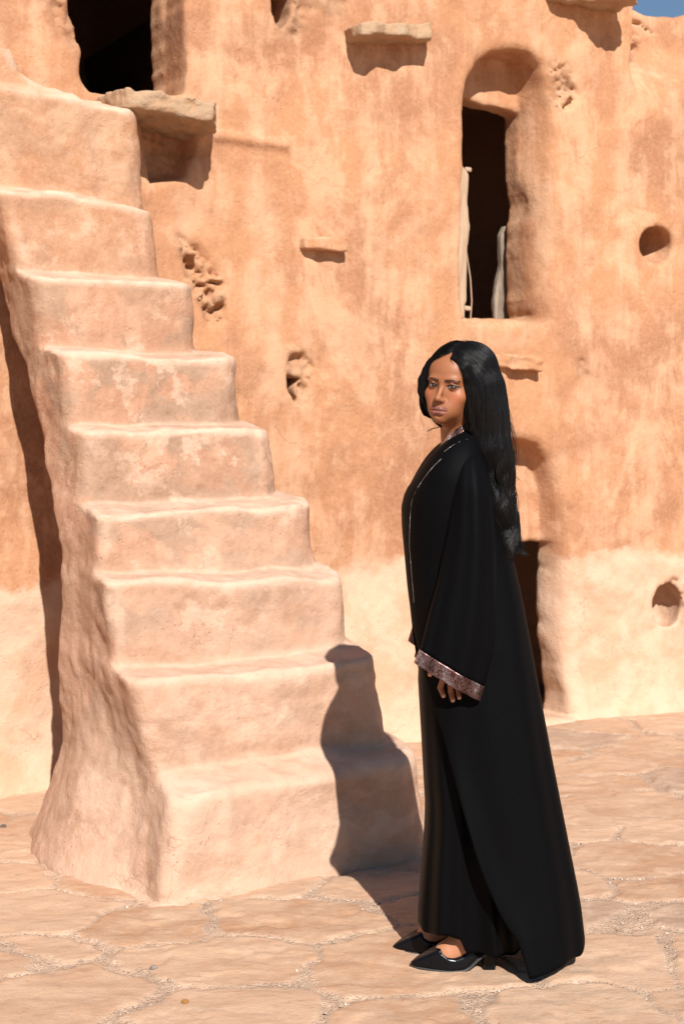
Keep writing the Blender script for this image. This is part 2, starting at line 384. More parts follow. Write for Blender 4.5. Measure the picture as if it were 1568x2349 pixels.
for (a, b, z0, z1) in ((-.1, 1.3, 2.85, 4.7), (2.02, 3.05, 2.02, 3.32), (2.0, 3.25, -.05, 1.15), (1.15, 1.5, 3.1, 3.7)):
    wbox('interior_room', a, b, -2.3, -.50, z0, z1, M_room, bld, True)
# ---------------------------------------------------------------- stones
def stone(name, poly, z0, z1, mat, parent, tilt=(0., 0.), res=.009, amp=.008, seed=1, rnd=.012, freq=14):
    P = np.array(poly); lo = P.min(0)-.03; hi = P.max(0)+.03; zc = (z0+z1)/2
    F = Field(axis((lo[0], hi[0], res)), axis((lo[1], hi[1], res)), axis((z0-.06, z1+.06, res*.8)))
    def fn(u, w, z):
        zz = z-tilt[0]*(u-P[:, 0].mean())-tilt[1]*(w-P[:, 1].mean())
        d = poly2(P, u+0*w, w+0*u)+rnd
        return smax(d, np.abs(zz-zc)-(z1-z0)/2+rnd*.5, rnd)+amp*fbm(u*freq, w*freq, z*freq*1.6, seed, 3)
    F.add(fn, (-9, -9, -9), (99, 99, 99))
    V, Q = F.mesh(); return link(name, mk(name, to_world(V), Q), mat, parent)
# threshold slab sticking out of the upper left doorway
L1 = stone('ledge_stone', [(.30, -.1), (.36, .26), (.45, .29), (.60, .28), (.76, .30), (.86, .10), (.84, -.1)], 2.80, 2.895, M_stone, bld, (-.06, .02), seed=3, amp=.010)
stone('ledge_stone', [(1.58, -.1), (1.53, .10), (1.55, .17), (1.62, .20), (1.70, .165), (1.80, .175), (1.90, .13), (1.97, .14), (2.03, .05), (2.02, -.1)], 3.335, 3.415, M_stone, bld, (.16, .05), seed=5, amp=.011, freq=9)
stone('ledge_stone', [(1.29, -.1), (1.31, .06), (1.38, .095), (1.47, .08), (1.55, .09), (1.58, -.1)], 2.32, 2.395, M_wall, bld, (.03, .0), seed=8, amp=.005)
stone('ledge_stone', [(2.70, -.1), (2.76, .10), (2.92, .13), (3.02, .26), (3.14, .30), (3.20, .22), (3.22, -.1)], 3.69, 3.76, M_stone, bld, (.0, 0), seed=9, amp=.012)
stone('ledge_stone', [(2.36, -.1), (2.40, .06), (2.55, .08), (2.70, .085), (2.73, -.1)], 1.80, 1.88, M_wall, bld, (-.06, 0), seed=12, amp=.010)
stone('window_sill', [(2.18, -.2), (2.20, .03), (2.5, .035), (2.74, .03), (2.76, -.2)], 1.93, 2.075, M_wall, bld, (0, -.08), seed=13, amp=.010, rnd=.03)
# weathered door leaf and jamb of the arched recess
t = NT('old_wood'); g = t.noise(3, 8, .7, vec=t.scaled((14, 14, 1.2))); t.color(t.mix(t.rng(g, .35, .65), (.20, .145, .10), (.42, .33, .25)), ALB)
t.bump(g, .006, .9); M_wood = t.m
t = NT('limed_wood'); g = t.noise(3, 8, .7, vec=t.scaled((14, 14, 1.2))); t.color(t.mix(t.rng(g, .35, .65), (.50, .33, .21), (.62, .44, .29)), ALB); t.bump(g, .004, .9); M_lime = t.m
def slab_poly(name, poly_px, w, th, mat, parent, res=.01, amp=.006, seed=2, label=None):
    P = np.array(pw(poly_px, w)); lo = P.min(0)-.03; hi = P.max(0)+.03
    F = Field(axis((lo[0], hi[0], res)), axis((w-th-.03, w+.03, res*.8)), axis((lo[1], hi[1], res)))
    F.add(lambda u, ww, z: smax(poly2(P, u+.006*vnoise(u*12, z*12, 3, seed), z+0*u)+.004, np.abs(ww-w+th/2)-th/2, .008)+amp*fbm(u*13, ww*13, z*6, seed, 3), (-9, -9, -9), (99, 99, 99))
    V, Q = F.mesh(); o = link(name, mk(name, to_world(V), Q), mat, parent)
    return o
slab_poly('door_jamb', [(1049, 385), (1060, 378), (1077, 398), (1077, 520), (1073, 600), (1070, 735), (1048, 735), (1046, 560)], -.004, .07, M_lime, bld, seed=4)
slab_poly('door_leaf', [(1136, 745), (1136, 660), (1150, 610), (1150, 540), (1158, 510), (1166, 525), (1166, 600), (1176, 640), (1174, 745)], -.36, .04, M_wood, bld, seed=6)
for (px, py) in ((1078, 388), (1076, 707)):
    u, z = onwall(px, py, -.03)
    stone('door_peg', [(u-.03, -.06), (u-.03, -.03), (u+.022, -.03), (u+.022, -.06)], z-.014, z+.014, M_lime, bld, seed=3, amp=.003, rnd=.006, res=.005)
def tube(name, pts, rad, mat, parent, sides=6):
    P = np.array(pts, float); V = []; Q = []
    for i, p in enumerate(P):
        tdir = P[min(i+1, len(P)-1)]-P[max(i-1, 0)]; tdir /= np.linalg.norm(tdir)+1e-9
        a = np.cross(tdir, (0.3, 1, .1)); a /= np.linalg.norm(a); b = np.cross(tdir, a); r = rad[i] if hasattr(rad, '__len__') else rad
        for s in range(sides):
            th = 2*math.pi*s/sides; V.append(p+r*(a*math.cos(th)+b*math.sin(th)))
    for i in range(len(P)-1):
        for s in range(sides): Q.append((i*sides+s, i*sides+(s+1) % sides, (i+1)*sides+(s+1) % sides, (i+1)*sides+s))
    return link(name, mk(name, V, Q), mat, parent)
wire = to_world([(*onwall(a, b, -.04)[:1], -.04, onwall(a, b, -.04)[1]) for a, b in [(1052, 480), (1056, 520), (1066, 560), (1072, 600), (1078, 640), (1081, 690), (1078, 735)]])
tube('door_cord', wire, .004, simple('cord', (.35, .22, .14), .8), bld)
# ================================================================ staircase
wk = [1.60, 1.43, 1.27, 1.11, .94, .78, .61, .45, .27]
zk = [.343, .672, .968, 1.220, 1.492, 1.782, 2.078, 2.397, 2.825]
uL = [.005, -.095, -.13, -.11, -.10, -.115, -.15, -.235, -.42]
uR = [.955, .86, .83, .80, .695, .64, .535, .41, .43]
sx = axis((-.62, 1.25, .0125)); sy = axis((-.06, 1.95, .0125)); sz = axis((-.1, 3.0, .0125))
Fs = Field(sx, sy, sz)
for k in range(9):
    zt, w1 = zk[k], wk[k]; zb = max(-.1, zt-.75) if k else -.1
    def fn(u, w, z, k=k, zt=zt, w1=w1):
        d = np.maximum(zt-z, 0)
        fl = .10*np.clip(1-z/1.15, 0, 1)**2.2
        skew = .05*(w-1.0)*0
        wl = w1+.045*np.minimum(d, .4)+(.05 if k else .02)*np.exp(-np.maximum(z, 0)/.08)
        a = np.interp(z, zk, uL).astype(np.float32)-fl-.03*(z < 0)+.03*vnoise(z*2, w*2, 0, 50)+.006*vnoise(z*8, w*5, 0, 57)
        b = uR[k]+.10*d+.05*np.exp(-np.maximum(z, 0)/.08)+.02*vnoise(z*2.4+k*3.1, w*2, 4, 51)+.12*(w1-w)*(k < 2)
        r = .17 if k == 0 else (.12 if k < 7 else .10)
        cx = (a+b)/2; hx = (b-a)/2; rl = .07 if k == 0 else .05
        rr = np.where(u > cx, r, rl)
        qx = np.abs(u-cx)-hx+rr; qy = (w-wl+.02*vnoise(u*3, z*3, k*5.5, 52))+rr
        d2 = np.minimum(np.maximum(qx, qy), 0)+np.hypot(np.maximum(qx, 0), np.maximum(qy, 0))-rr
        top = z-zt-.15*np.clip(w1-.03-w, 0, .22)+.026*vnoise(u*2.2, w*3, k*9.1, 53)-.02*((u-cx)/.5)**2*0+.010*vnoise(u*7, w*7, k*3.3, 56)
        return smax(d2, top, .020 if k else .040)
    Fs.add(fn, (-9, -9, -9), (99, 99, zt+.15), .026 if k else 0)
# curb rising at the left of the top step
curbP = np.array(pw([(-200, 445), (-200, -300), (-40, -60), (5, 30), (22, 70), (36, 120), (52, 165), (95, 196), (160, 222), (180, 445)], .24))
Fs2 = poly2(curbP, sx[:, None], sz[None, :])
Fs.F = smin(Fs.F, smax(Fs2[:, None, :]+0*Fs.F, (sy[None, :, None]-.25)+0*Fs.F, .06), .12)
# hollow under the flight, open on the left
arch = [(-.3, 2.30), (0.05, 2.30), (.20, 2.08), (.34, 1.85), (.46, 1.66), (.57, 1.46), (.70, 1.27), (.80, 1.08), (.80, .85), (.73, .60), (.69, .40), (.62, .15), (.60, -.3), (-.3, -.3)]
Ar = poly2(arch, (sy+0*sy)[:, None], sz[None, :])
wob = .018*fbm(sy[:, None]*3, sz[None, :]*3, 2., 60, 3)
Fs.F = smax(Fs.F, -(np.maximum((Ar+wob)[None, :, :], (sx-.42)[:, None, None])), .05).astype(np.float32)
# flare at the back left foot
Fs.F = smin(Fs.F, (np.sqrt(((sx[:, None, None]-.0)/.25)**2+((sy[None, :, None]-.98)/.42)**2)+0*Fs.F-1)*.25+np.maximum(0, sz[None, None, :])*.42, .12)
# keep only what stands proud of the facade
ws_s = surf(sx[:, None], sz[None, :])
wallf = (sy[None, :, None]-ws_s[:, None, :]).astype(np.float32)
Fs.F = smin(Fs.F, np.where(sz[None, None, :] > 2.2, wallf+.0, wallf+.5), .07)
Fs.F = np.maximum(Fs.F, -(wallf-.008)); Fs.F = np.maximum(Fs.F, -(sz[None, None, :]+.06)); Fs.F = np.maximum(Fs.F, -(sx[:, None, None]+.6))
V, Q = Fs.mesh(); n = vnormals(V, Q)
def smooth_attr(val, Q, nv, it):
    e = np.concatenate([Q[:, [0, 1]], Q[:, [1, 2]], Q[:, [2, 3]], Q[:, [3, 0]]]); deg = np.bincount(e[:, 0], minlength=nv)+1e-6
    for _ in range(it):
        val = .4*val+.6*np.stack([np.bincount(e[:, 0], weights=val[e[:, 1], d], minlength=nv)/deg for d in range(val.shape[1])], 1)
    return val
far_ = smooth_attr(V.astype(np.float64), Q, len(V), 14); cvx = ((V-far_)*n).sum(1); cvx = smooth_attr(cvx[:, None], Q, len(V), 3)[:, 0]
wear_pale_top = np.maximum(ss(.0010, .0040, cvx)*ss(.1, .5, n[:, 2]+.25*n[:, 1]), .75*ss(.45, .8, n[:, 2]))  # rubbed convex lips, plus a paler tone on every up-facing face
dsp = (.009-.004*ss(.12, -.02, V[:, 0]))*fbm(V[:, 0]*4.5, V[:, 1]*4.5, V[:, 2]*4.5, 71, 4)+.004*vnoise(V[:, 0]*30, V[:, 1]*30, V[:, 2]*30, 72)
mid = np.exp(-((V[:, 0]+.0)/.25)**2)*np.exp(-((V[:, 2]-.9)/.5)**2)
dsp += .016*mid*0*fbm(V[:, 0]*14, V[:, 1]*14, V[:, 2]*9, 73, 3)
V = V+n*dsp[:, None]
st = thing('staircase', 'steep worn mud-plaster outdoor staircase climbing the facade to the upper left doorway', 'staircase', tuple(to_world([(.4, .9, 0)])[0]))
link('steps', mk('steps', to_world(V), Q, colors={'rub': np.zeros(len(V)), 'wear_pale_top': wear_pale_top}), M_stair, st)
# ================================================================ paving
gx = axis((-8, -1.6, .09), (-1.6, 1.9, .008), (1.9, 9, .09)); gy = axis((-3, 3.2, .12), (3.2, 5.4, .008), (5.4, 8.2, .014), (8.2, 14, .12))
X, Y = np.meshgrid(gx, gy, indexing='ij')
wx = X+.035*fbm(X*6, Y*6, 0, 81, 4); wy = Y+.035*fbm(X*6, Y*6, 5, 82, 4)
f1, f2, idc = worley(wx*.95, wy*1.25, 2.3, 85)
gap = f2-f1; slab = ss(.01, .085, gap+.04*fbm(X*13, Y*13, 2, 88, 3)+.06*fbm(X*3, Y*3, 7, 89, 2))
_, _, id2 = worley(wx*.95, wy*1.25, 2.3, 85)
Z = .008*slab-.007+.002*idc*slab+.006*fbm(X*1.2, Y*1.2, 1, 90, 3)+slab*.004*fbm(X*9, Y*14, 4, 91, 3)+(1-slab)*.003*vnoise(X*60, Y*60, 3, 92)
flake = ss(.1, .35, fbm(X*5, Y*7, 9, 95, 4)); Z = Z-slab*flake*.004
nx_, ny_ = len(gx), len(gy); I = np.arange(nx_*ny_).reshape(nx_, ny_)
Q = np.stack([I[:-1, :-1], I[1:, :-1], I[1:, 1:], I[:-1, 1:]], -1).reshape(-1, 4)
Vg = np.stack([X, Y, Z], -1).reshape(-1, 3)
t = NT('flagstones')
s_ = t.attr('slab'); i_ = t.attr('tone')
b1 = t.noise(3, 8, .68); b2 = t.noise(3, 9, .7, vec=t.scaled((6, 16, 6)), dist=.4)
sl = t.mix(t.rng(i_, -.8, .6, smooth=False), (.56, .315, .18), (.69, .44, .285))
sl = t.mix(t.rng(b1, .42, .62, 0, .7), sl, (.74, .49, .32)); sl = t.mix(t.rng(b2, .52, .68, 0, .6), sl, (.42, .23, .135))
sl = t.mix(t.rng(i_, .70, .80, 0, .7), sl, (.43, .29, .21))
grit = t.voro(150); gr = t.mix(t.rng(t.noise(9, 6), .4, .6), (.56, .385, .27), (.68, .465, .32))
gc = t.n('ShaderNodeSeparateColor'); t.l(grit.outputs['Color'], gc.inputs[0])
gr = t.mix(t.rng(gc.outputs[0], .8, .95, 0, .35), gr, (.38, .26, .19)); gr = t.mix(t.rng(gc.outputs[1], .85, .95, 0, .4), gr, (.80, .66, .52))
far = t.math('MULTIPLY', t.rng(t.noise(9, 8, .75), .42, .60), .55)
col = t.mix(t.math('MAXIMUM', t.math('SUBTRACT', s_, far), 0.), gr, sl)
t.color(col, ALB); t.b.inputs['Specular IOR Level'].default_value = .25; t.b.inputs['Roughness'].default_value = .85
t.bump(t.noise(22, 8, .7, vec=t.scaled((1, 1.8, 1))), .008, .5); t.bump(t.noise(120, 4), .002, .8)
t.bump(t.math('MULTIPLY', t.rng(grit.outputs['Distance'], 0, .6, 1, 0), t.math('SUBTRACT', 1., s_)), .004, .8)
g_o = link('ground', mk('ground', Vg, Q, colors={'slab': slab.ravel(), 'tone': idc.ravel()}), t.m); g_o['kind'] = 'structure'
# far ground sheet under it, out to the horizon
fo = link('desert_ground', mk('desert_ground', [(-300, -300, -.08), (300, -300, -.08), (300, 400, -.08), (-300, 400, -.08)], [(0, 1, 2, 3)]), simple('desert_earth', (.62, .40, .26), .95, bump=(3, .05))); fo['kind'] = 'structure'
# gravel in the joints
def rocks(n, sel, smin_, smax_, seed):
    r = np.random.default_rng(seed); ico = np.array([(1, 0, 0), (-1, 0, 0), (0, 1, 0), (0, -1, 0), (0, 0, 1), (0, 0, -1)], float)
    T = [(0, 2, 4), (2, 1, 4), (1, 3, 4), (3, 0, 4), (2, 0, 5), (1, 2, 5), (3, 1, 5), (0, 3, 5)]; Vs = []; Ts = []
    ii = r.choice(len(sel), n)
    for q, i in enumerate(sel[ii]):
        s = smin_+(smax_-smin_)*r.random()**4; p = Vg[i]+np.array([r.normal(0, .008), r.normal(0, .008), s*.3])
        v = ico*s*(.6+.6*r.random((6, 3)))*(1, 1, .6); a = r.random()*6.28; c, s2 = math.cos(a), math.sin(a)
        v = v@np.array([[c, s2, 0], [-s2, c, 0], [0, 0, 1]]); Vs.append(v+p); Ts += [(x+6*q, y+6*q, z+6*q) for x, y, z in T]
    return mk('gravel', np.concatenate(Vs), Ts, smooth=False)
vis = (Vg[:, 1] > 3.25) & (Vg[:, 1] < 6.5) & (np.abs(Vg[:, 0]) < 1.7)
sel = np.argwhere(vis & (slab.ravel() < .3))[:, 0]
t = NT('gravel'); ob = t.noise(40, 2); t.color(t.mix(t.rng(ob, .35, .65), (.42, .30, .23), (.80, .68, .56)), ALB); M_gravel = t.m
gv = link('gravel', rocks(1800, sel, .0015, .008, 5), M_gravel); gv['kind'] = 'stuff'; tag(gv, 'loose pale grit and tiny stones lying in the paving joints', 'gravel')
def pebble(px, py, sx_, sz_, mat, label, seed, dz=0):
    d = EYE*FP/(py-YH); c = np.array([(px-CX)/FP*d, d, sz_*.4+dz]); r = sx_*1.6; res = sx_/7
    F = Field(axis((-r, r, res)), axis((-r, r, res)), axis((-r, r, res)))
    F.add(lambda x, y, z: (np.sqrt((x/sx_)**2+(y/sx_/.8)**2+(z/sz_)**2)-1)*sz_+sx_*.18*fbm(x/sx_*1.3, y/sx_*1.3, z/sx_*1.3+seed, seed, 3), (-9, -9, -9), (9, 9, 9))
    V, Q = F.mesh(); return tag(link('pebble', mk('pebble', V+c, Q), mat), label, 'pebble', 'loose stones on the paving')
pebble(262, 1984, .014, .010, stone_mat('red_pebble', (.40, .16, .10), (.5, .22, .14)), 'small reddish pebble lying at the left foot of the staircase', 2)
pebble(345, 2033, .012, .006, stone_mat('grey_pebble', (.30, .26, .22), (.4, .33, .27)), 'flat grey brown pebble near the front foot of the staircase', 3)
pebble(8, 1898, .012, .008, stone_mat('dark_pebble', (.12, .09, .08), (.2, .15, .12)), 'dark pebble on the paving at the left edge of the photo', 4)
pebble(425, 2300, .010, .006, stone_mat('date_pit', (.45, .20, .06), (.55, .28, .09)), 'glossy orange brown oval date pit on the paving at the bottom', 5)  # a date pit, modelled with the pebble shape
pebble(352, 2222, .010, .006, stone_mat('dull_pebble', (.32, .27, .23), (.42, .35, .29)), 'small dull grey stone in a gritty paving joint', 6)
# ================================================================ the woman
def PP(px, py, y=3.97): return np.array([(px-CX)/FP*y, y, EYE-(py-YH)/FP*y])
person = thing('person', 'woman in a long black robe with copper cuffs standing side-on before the staircase, looking back', 'person', (.37, 4.0, 0))
YAW, ROLL = math.radians(29.5), math.radians(7)
hF = np.array([-math.sin(YAW), -math.cos(YAW), 0]); hR0 = np.array([math.cos(YAW), -math.sin(YAW), 0]); hU0 = np.array([0, 0, 1.])
hU = hU0*math.cos(ROLL)+hR0*math.sin(ROLL); hR = hR0*math.cos(ROLL)-hU0*math.sin(ROLL)
hO = np.array([.3165, 3.976, 1.606])
def loc(x, y, z):
    dx, dy, dz = x-hO[0], y-hO[1], z-hO[2]
    return (dx*hR[0]+dy*hR[1]+dz*hR[2], dx*hF[0]+dy*hF[1]+dz*hF[2], dx*hU[0]+dy*hU[1]+dz*hU[2])
def hw(a, b, c): return hO+hR*a+hF*b+hU*c
def ell(F, c, r, k, sub=False):      # ellipsoid in head space
    w = hw(*c); R = max(r)+k+.01
    def fn(x, y, z):
        a, b, d = loc(x, y, z); qa, qb, qd = (a-c[0])/r[0], (b-c[1])/r[1], (d-c[2])/r[2]
        k0 = np.sqrt(qa*qa+qb*qb+qd*qd); k1 = np.sqrt((qa/r[0])**2+(qb/r[1])**2+(qd/r[2])**2)+1e-6
        return k0*(k0-1)/k1
    F.add(fn, w-R, w+R, k, sub)
def wel(F, c, r, k, sub=False):      # ellipsoid in world space
    c = np.array(c); R = np.array(r)+k+.01
    def fn(x, y, z):
        qa, qb, qd = (x-c[0])/r[0], (y-c[1])/r[1], (z-c[2])/r[2]
        k0 = np.sqrt(qa*qa+qb*qb+qd*qd); k1 = np.sqrt((qa/r[0])**2+(qb/r[1])**2+(qd/r[2])**2)+1e-6
        return k0*(k0-1)/k1
    F.add(fn, c-R, c+R, k, sub)
def cap(F, A, B, ra, rb, k, sub=False):
    A, B = np.array(A, float), np.array(B, float); e = B-A; L = e@e; R = max(ra, rb)+k+.008
    def fn(x, y, z):
        t = np.clip(((x-A[0])*e[0]+(y-A[1])*e[1]+(z-A[2])*e[2])/L, 0, 1)
        return np.sqrt((x-A[0]-e[0]*t)**2+(y-A[1]-e[1]*t)**2+(z-A[2]-e[2]*t)**2)-(ra+(rb-ra)*t)
    F.add(fn, np.minimum(A, B)-R, np.maximum(A, B)+R, k, sub)
bx_ = axis((.12, .16, .01), (.16, .45, .0015), (.45, .60, .010)); by_ = axis((3.76, 3.80, .01), (3.80, 4.10, .0015), (4.10, 4.24, .010))
bz_ = axis((-.03, .15, .0025), (.15, .66, .014), (.66, .88, .0016), (.88, 1.42, .014), (1.42, 1.46, .003), (1.46, 1.76, .0013))
B = Field(bx_, by_, bz_)
# torso, legs, arms under the clothes
wel(B, (.345, 4.0, 1.20), (.095, .14, .22), .0); wel(B, (.315, 3.95, 1.235), (.07, .06, .07), .05); wel(B, (.315, 4.05, 1.235), (.07, .06, .07), .05)
wel(B, (.37, 4.0, .93), (.115, .15, .16), .08); cap(B, (.345, 4.0, 1.2), (.365, 4.0, .95), .09, .10, .06)
for s, kn, an in ((-1, (.355, 3.935, .50), (.362, 3.932, .115)), (1, (.330, 4.06, .50), (.318, 4.06, .115))):
    cap(B, (.37, 4.0+s*.07, .88), kn, .085, .055, .04); cap(B, kn, an, .052, .030, .03)
for s in (-1, 1):
    sh = np.array([.338, 4.0+s*.118, 1.35]); wel(B, sh, (.042, .036, .04), .05)
    cap(B, (.33, 4.0, 1.40), sh, .045, .045, .06)
    el = np.array([.335, 4.0+s*.160, 1.09]); cap(B, sh, el, .034, .032, .03)
    wr = PP(1030, 1500, 3.84); wr[1] = 4.0+s*.16; wr[0] -= .02*(s > 0); cap(B, el, wr, .036, .024, .02)
    kk = wr+np.array([-.002, 0, -.030])
    wel(B, kk, (.032, .014, .042), .012)
    def hp(px, py): q = PP(px, py, 3.84); q[1] = 4.0+s*.16; q[0] -= .02*(s > 0); return q
    yy = -.004*s
    for (p0, p1, p2, r0, r1) in (((1016, 1556), (1010, 1578), (1016, 1595), .0082, .0066), ((1031, 1560), (1034, 1588), (1037.5, 1605), .0084, .0068),
                                 ((1046, 1558), (1050, 1584), (1052, 1599), .0080, .0064), ((1060, 1552), (1066, 1572), (1068, 1586), .0070, .0056)):
        a, b, c = hp(*p0), hp(*p1), hp(*p2); b[1] += s*-.006; c[1] += s*.004
        cap(B, a, b, r0, r0*.95, .003); cap(B, b, c, r0*.95, r1, .0025)
    a, b, c = hp(1006, 1512), hp(992, 1532), hp(986, 1547); b[1] -= s*-.004
    cap(B, a, b, .011, .0088, .006); cap(B, b, c, .0088, .0068, .003)
# feet: ankle, instep, heel, toes
for fy, dx in ((3.932, .0), (4.06, -.044)):
    cap(B, (.362+dx, fy, .125), (.360+dx, fy, .095), .030, .030, .02)
    cap(B, (.352+dx, fy, .092), (.285+dx, fy+.006, .048), .030, .024, .02)
    cap(B, (.370+dx, fy, .090), (.392+dx, fy, .078), .027, .023, .02)
    cap(B, (.285+dx, fy+.006, .040), (.240+dx, fy+.010, .022), .022, .012, .02); cap(B, (.392+dx, fy, .075), (.30+dx, fy, .04), .020, .022, .02)
    wel(B, (.366+dx, fy-.026, .118), (.009, .008, .010), .008)
# neck
cap(B, (.335, 4.01, 1.38), hw(-.002, -.025, -.050), .052, .050, .02); cap(B, (.312, 3.975, 1.42), hw(.03, .0, -.045), .020, .022, .03)
# head
ell(B, (0, -.008, .034), (.071, .090, .084), .02); ell(B, (0, .030, -.022), (.0585, .058, .078), .03); ell(B, (0, .044, .040), (.058, .046, .048), .02)
ell(B, (0, .038, -.069), (.036, .042, .030), .028); ell(B, (0, .076, -.0895), (.017, .015, .0130), .020)
for s in (-1, 1):
    ell(B, (s*.040, .056, -.025), (.021, .023, .018), .022); ell(B, (s*.022, .062, -.054), (.021, .025, .025), .022)
    ell(B, (s*.026, .0855, .0165), (.020, .008, .0065), .016)
    ell(B, (s*.0292, .0995, .0), (.0190, .0125, .0095), .016, True)
    ell(B, (s*.0292, .0745, -.0005), (.0135, .0148, .0125), .003)
    cap(B, hw(s*.017, .0870, .0045), hw(s*.029, .0890, .0080), .0016, .0020, .004); cap(B, hw(s*.029, .0890, .0080), hw(s*.044, .0800, .005), .0020, .0016, .004)
cap(B, hw(0, .0855, .006), hw(0, .104, -.030), .0062, .0072, .012); ell(B, (0, .1060, -.0355), (.0085, .0090, .0075), .008)
for s in (-1, 1):
    ell(B, (s*.0106, .0955, -.0385), (.0058, .0090, .0060), .007)
    ell(B, (s*.0062, .1010, -.0445), (.0032, .0046, .0030), .003, True)
# mouth: muzzle, two lips, philtrum
ell(B, (0, .0745, -.066), (.029, .0215, .022), .018)
for s in (-1, 1):
    cap(B, hw(s*.0045, .0965, -.0617), hw(s*.0235, .0870, -.0672), .0050, .0022, .004)
cap(B, hw(-.010, .0940, -.0727), hw(.010, .0940, -.0727), .0056, .0056, .005)
for s in (-1, 1): cap(B, hw(s*.010, .0940, -.0727), hw(s*.0225, .0860, -.0692), .0056, .0024, .004)
cap(B, hw(-.023, .0915, -.0677), hw(0, .1035, -.0674), .0008, .0014, .003, True); cap(B, hw(.023, .0915, -.0677), hw(0, .1035, -.0674), .0008, .0014, .003, True)
ell(B, (0, .0985, -.0820), (.012, .006, .0035), .006, True)
# near ear
ell(B, (.070, -.006, -.008), (.008, .016, .026), .006); ell(B, (-.070, -.006, -.008), (.008, .016, .026), .006)
Vb, Qb = B.mesh()
a, b, c = loc(Vb[:, 0], Vb[:, 1], Vb[:, 2])
def mixc(col, m, new): return col*(1-m[:, None])+np.array(new)*m[:, None]
col = np.tile(np.array([.255, .096, .040]), (len(Vb), 1)); gl = np.full(len(Vb), .50)
feet = ss(.3, .2, Vb[:, 2]); col = mixc(col, feet*.9, (.40, .18, .095))
hand = ss(.95, .85, Vb[:, 2])*ss(.6, .7, Vb[:, 2]); col = mixc(col, hand*.5, (.26, .10, .05))
hd = (c > -.13) & (b > .03)
blush = np.exp(-(((np.abs(a)-.044)/.018)**2+((c+.024)/.016)**2))*hd; col = mixc(col, blush*.45, (.46, .13, .065))
fh = np.exp(-((a/.05)**2+((c-.05)/.03)**2))*hd; col = mixc(col, fh*.2, (.38, .15, .07))
# lips
c0_ = c; c = c-.0022*(a/.024)**2
lu = ((np.abs(a)/.0265)**1.6+((c+.0632)/.0074)**2); ll = ((np.abs(a)/.0240)**2+((c+.0737)/.0080)**2)
cup = .0022*np.exp(-(a/.003)**2)
lip = np.maximum(ss(1.15, .9, lu+.8*cup/.006*(c > -.0627)), ss(1.15, .9, ll))*hd*(b > .07)
col = mixc(col, lip, (.22, .078, .058)); col = mixc(col, lip*ss(-.0662, -.0642, c)*.5, (.12, .042, .032)); gl = np.where(lip > .5, .5, gl)
line = np.exp(-(((c+.0676-.0006*np.cos(a/.006))/.0011)**2))*(np.abs(a) < .0255)*hd*(b > .07); col = mixc(col, line*.95, (.03, .010, .008))
c = c0_
nos = np.exp(-(((np.abs(a)-.0062)/.0028)**2+((c+.0445)/.0022)**2))*hd*(b > .085); col = mixc(col, nos*.85, (.04, .012, .008))
# eyes and brows
s_ = np.sign(a); ax = np.abs(a)-.0292
ctr = .0012*(ax/.014)-.0005; up = ctr+.0050*np.sqrt(np.clip(1-((ax+.001)/.0162)**2, 0, 1)); dn = ctr-.0042*np.sqrt(np.clip(1-((ax-.001)/.0162)**2, 0, 1))
ino = ss(-.0006, .0004, np.minimum(up-c, c-dn))*(np.abs(ax) < .0164)*hd*(b > .06)
shadow_ = np.exp(-((ax/.020)**2+((c-.008)/.006)**2))*hd*(b > .06); col = mixc(col, shadow_*.60, (.12, .036, .018))
lash = np.maximum(np.exp(-((c-up-.0008)/.0026)**2)*ss(.0215, .0160, ax)*ss(-.0175, -.012, ax), .75*np.exp(-((c-dn)/.0011)**2)*(np.abs(ax) < .0155))*hd*(b > .06)
wing = np.exp(-((c-.0022-.35*(ax-.0140))/.0010)**2)*((ax > .0125) & (ax < .0215))*hd; lash = np.maximum(lash, wing*.9)
col = mixc(col, ino, (.24, .195, .175)); gl = np.where(ino > .5, .35, gl)
ic = a-(s_*.0292+.0048); iris = ss(.0076, .0066, np.sqrt(ic**2+(c-.0006)**2))*ino; col = mixc(col, iris, (.016, .007, .004))
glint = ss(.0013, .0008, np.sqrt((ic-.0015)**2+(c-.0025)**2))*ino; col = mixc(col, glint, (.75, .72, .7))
col = mixc(col, np.clip(lash, 0, 1), (.010, .006, .005))
bx2 = np.abs(a)-.010; bt = np.clip(bx2/.038, 0, 1); bc = .0142+.0046*np.sin(bt*math.pi*.75); bw = .0040*(1-.6*bt)
brow = ss(1.3, .7, np.abs(c-bc)/bw)*(bx2 > -.001)*(bx2 < .038)*hd*(b > .05); col = mixc(col, brow*.9, (.022, .010, .007))
# nails
for px, py in ((1017, 1597), (1038, 1607), (1053, 1601), (985, 1549)):
    q = PP(px, py, 3.84); m = ss(1.1, .8, ((Vb[:, 0]-q[0])/.0050)**2+((Vb[:, 2]-q[2])/.0068)**2)*(Vb[:, 1] < 3.8395); col = mixc(col, m, (.52, .27, .19)); gl = np.where(m > .5, .3, gl)
me = mk('body', Vb, Qb, colors={'gl': gl})
ca = me.attributes.new('skin', 'FLOAT_COLOR', 'POINT'); ca.data.foreach_set('color', np.concatenate([col, np.ones((len(col), 1))], 1).astype(np.float32).ravel())
t = NT('skin'); at = t.n('ShaderNodeAttribute', attribute_name='skin').outputs['Color']
t.color(t.mix(t.rng(t.noise(60, 4), .35, .65, .0, .10), at, (.26, .09, .04))); t.l(t.attr('gl'), t.b.inputs['Roughness'])
t.b.inputs['Subsurface Weight'].default_value = .12; t.b.inputs['Subsurface Radius'].default_value = (.5, .2, .1); t.b.inputs['Subsurface Scale'].default_value = .006
t.b.inputs['Specular IOR Level'].default_value = .5; t.b.inputs['Specular IOR Level'].default_value = .35
link('body', me, t.m, person)
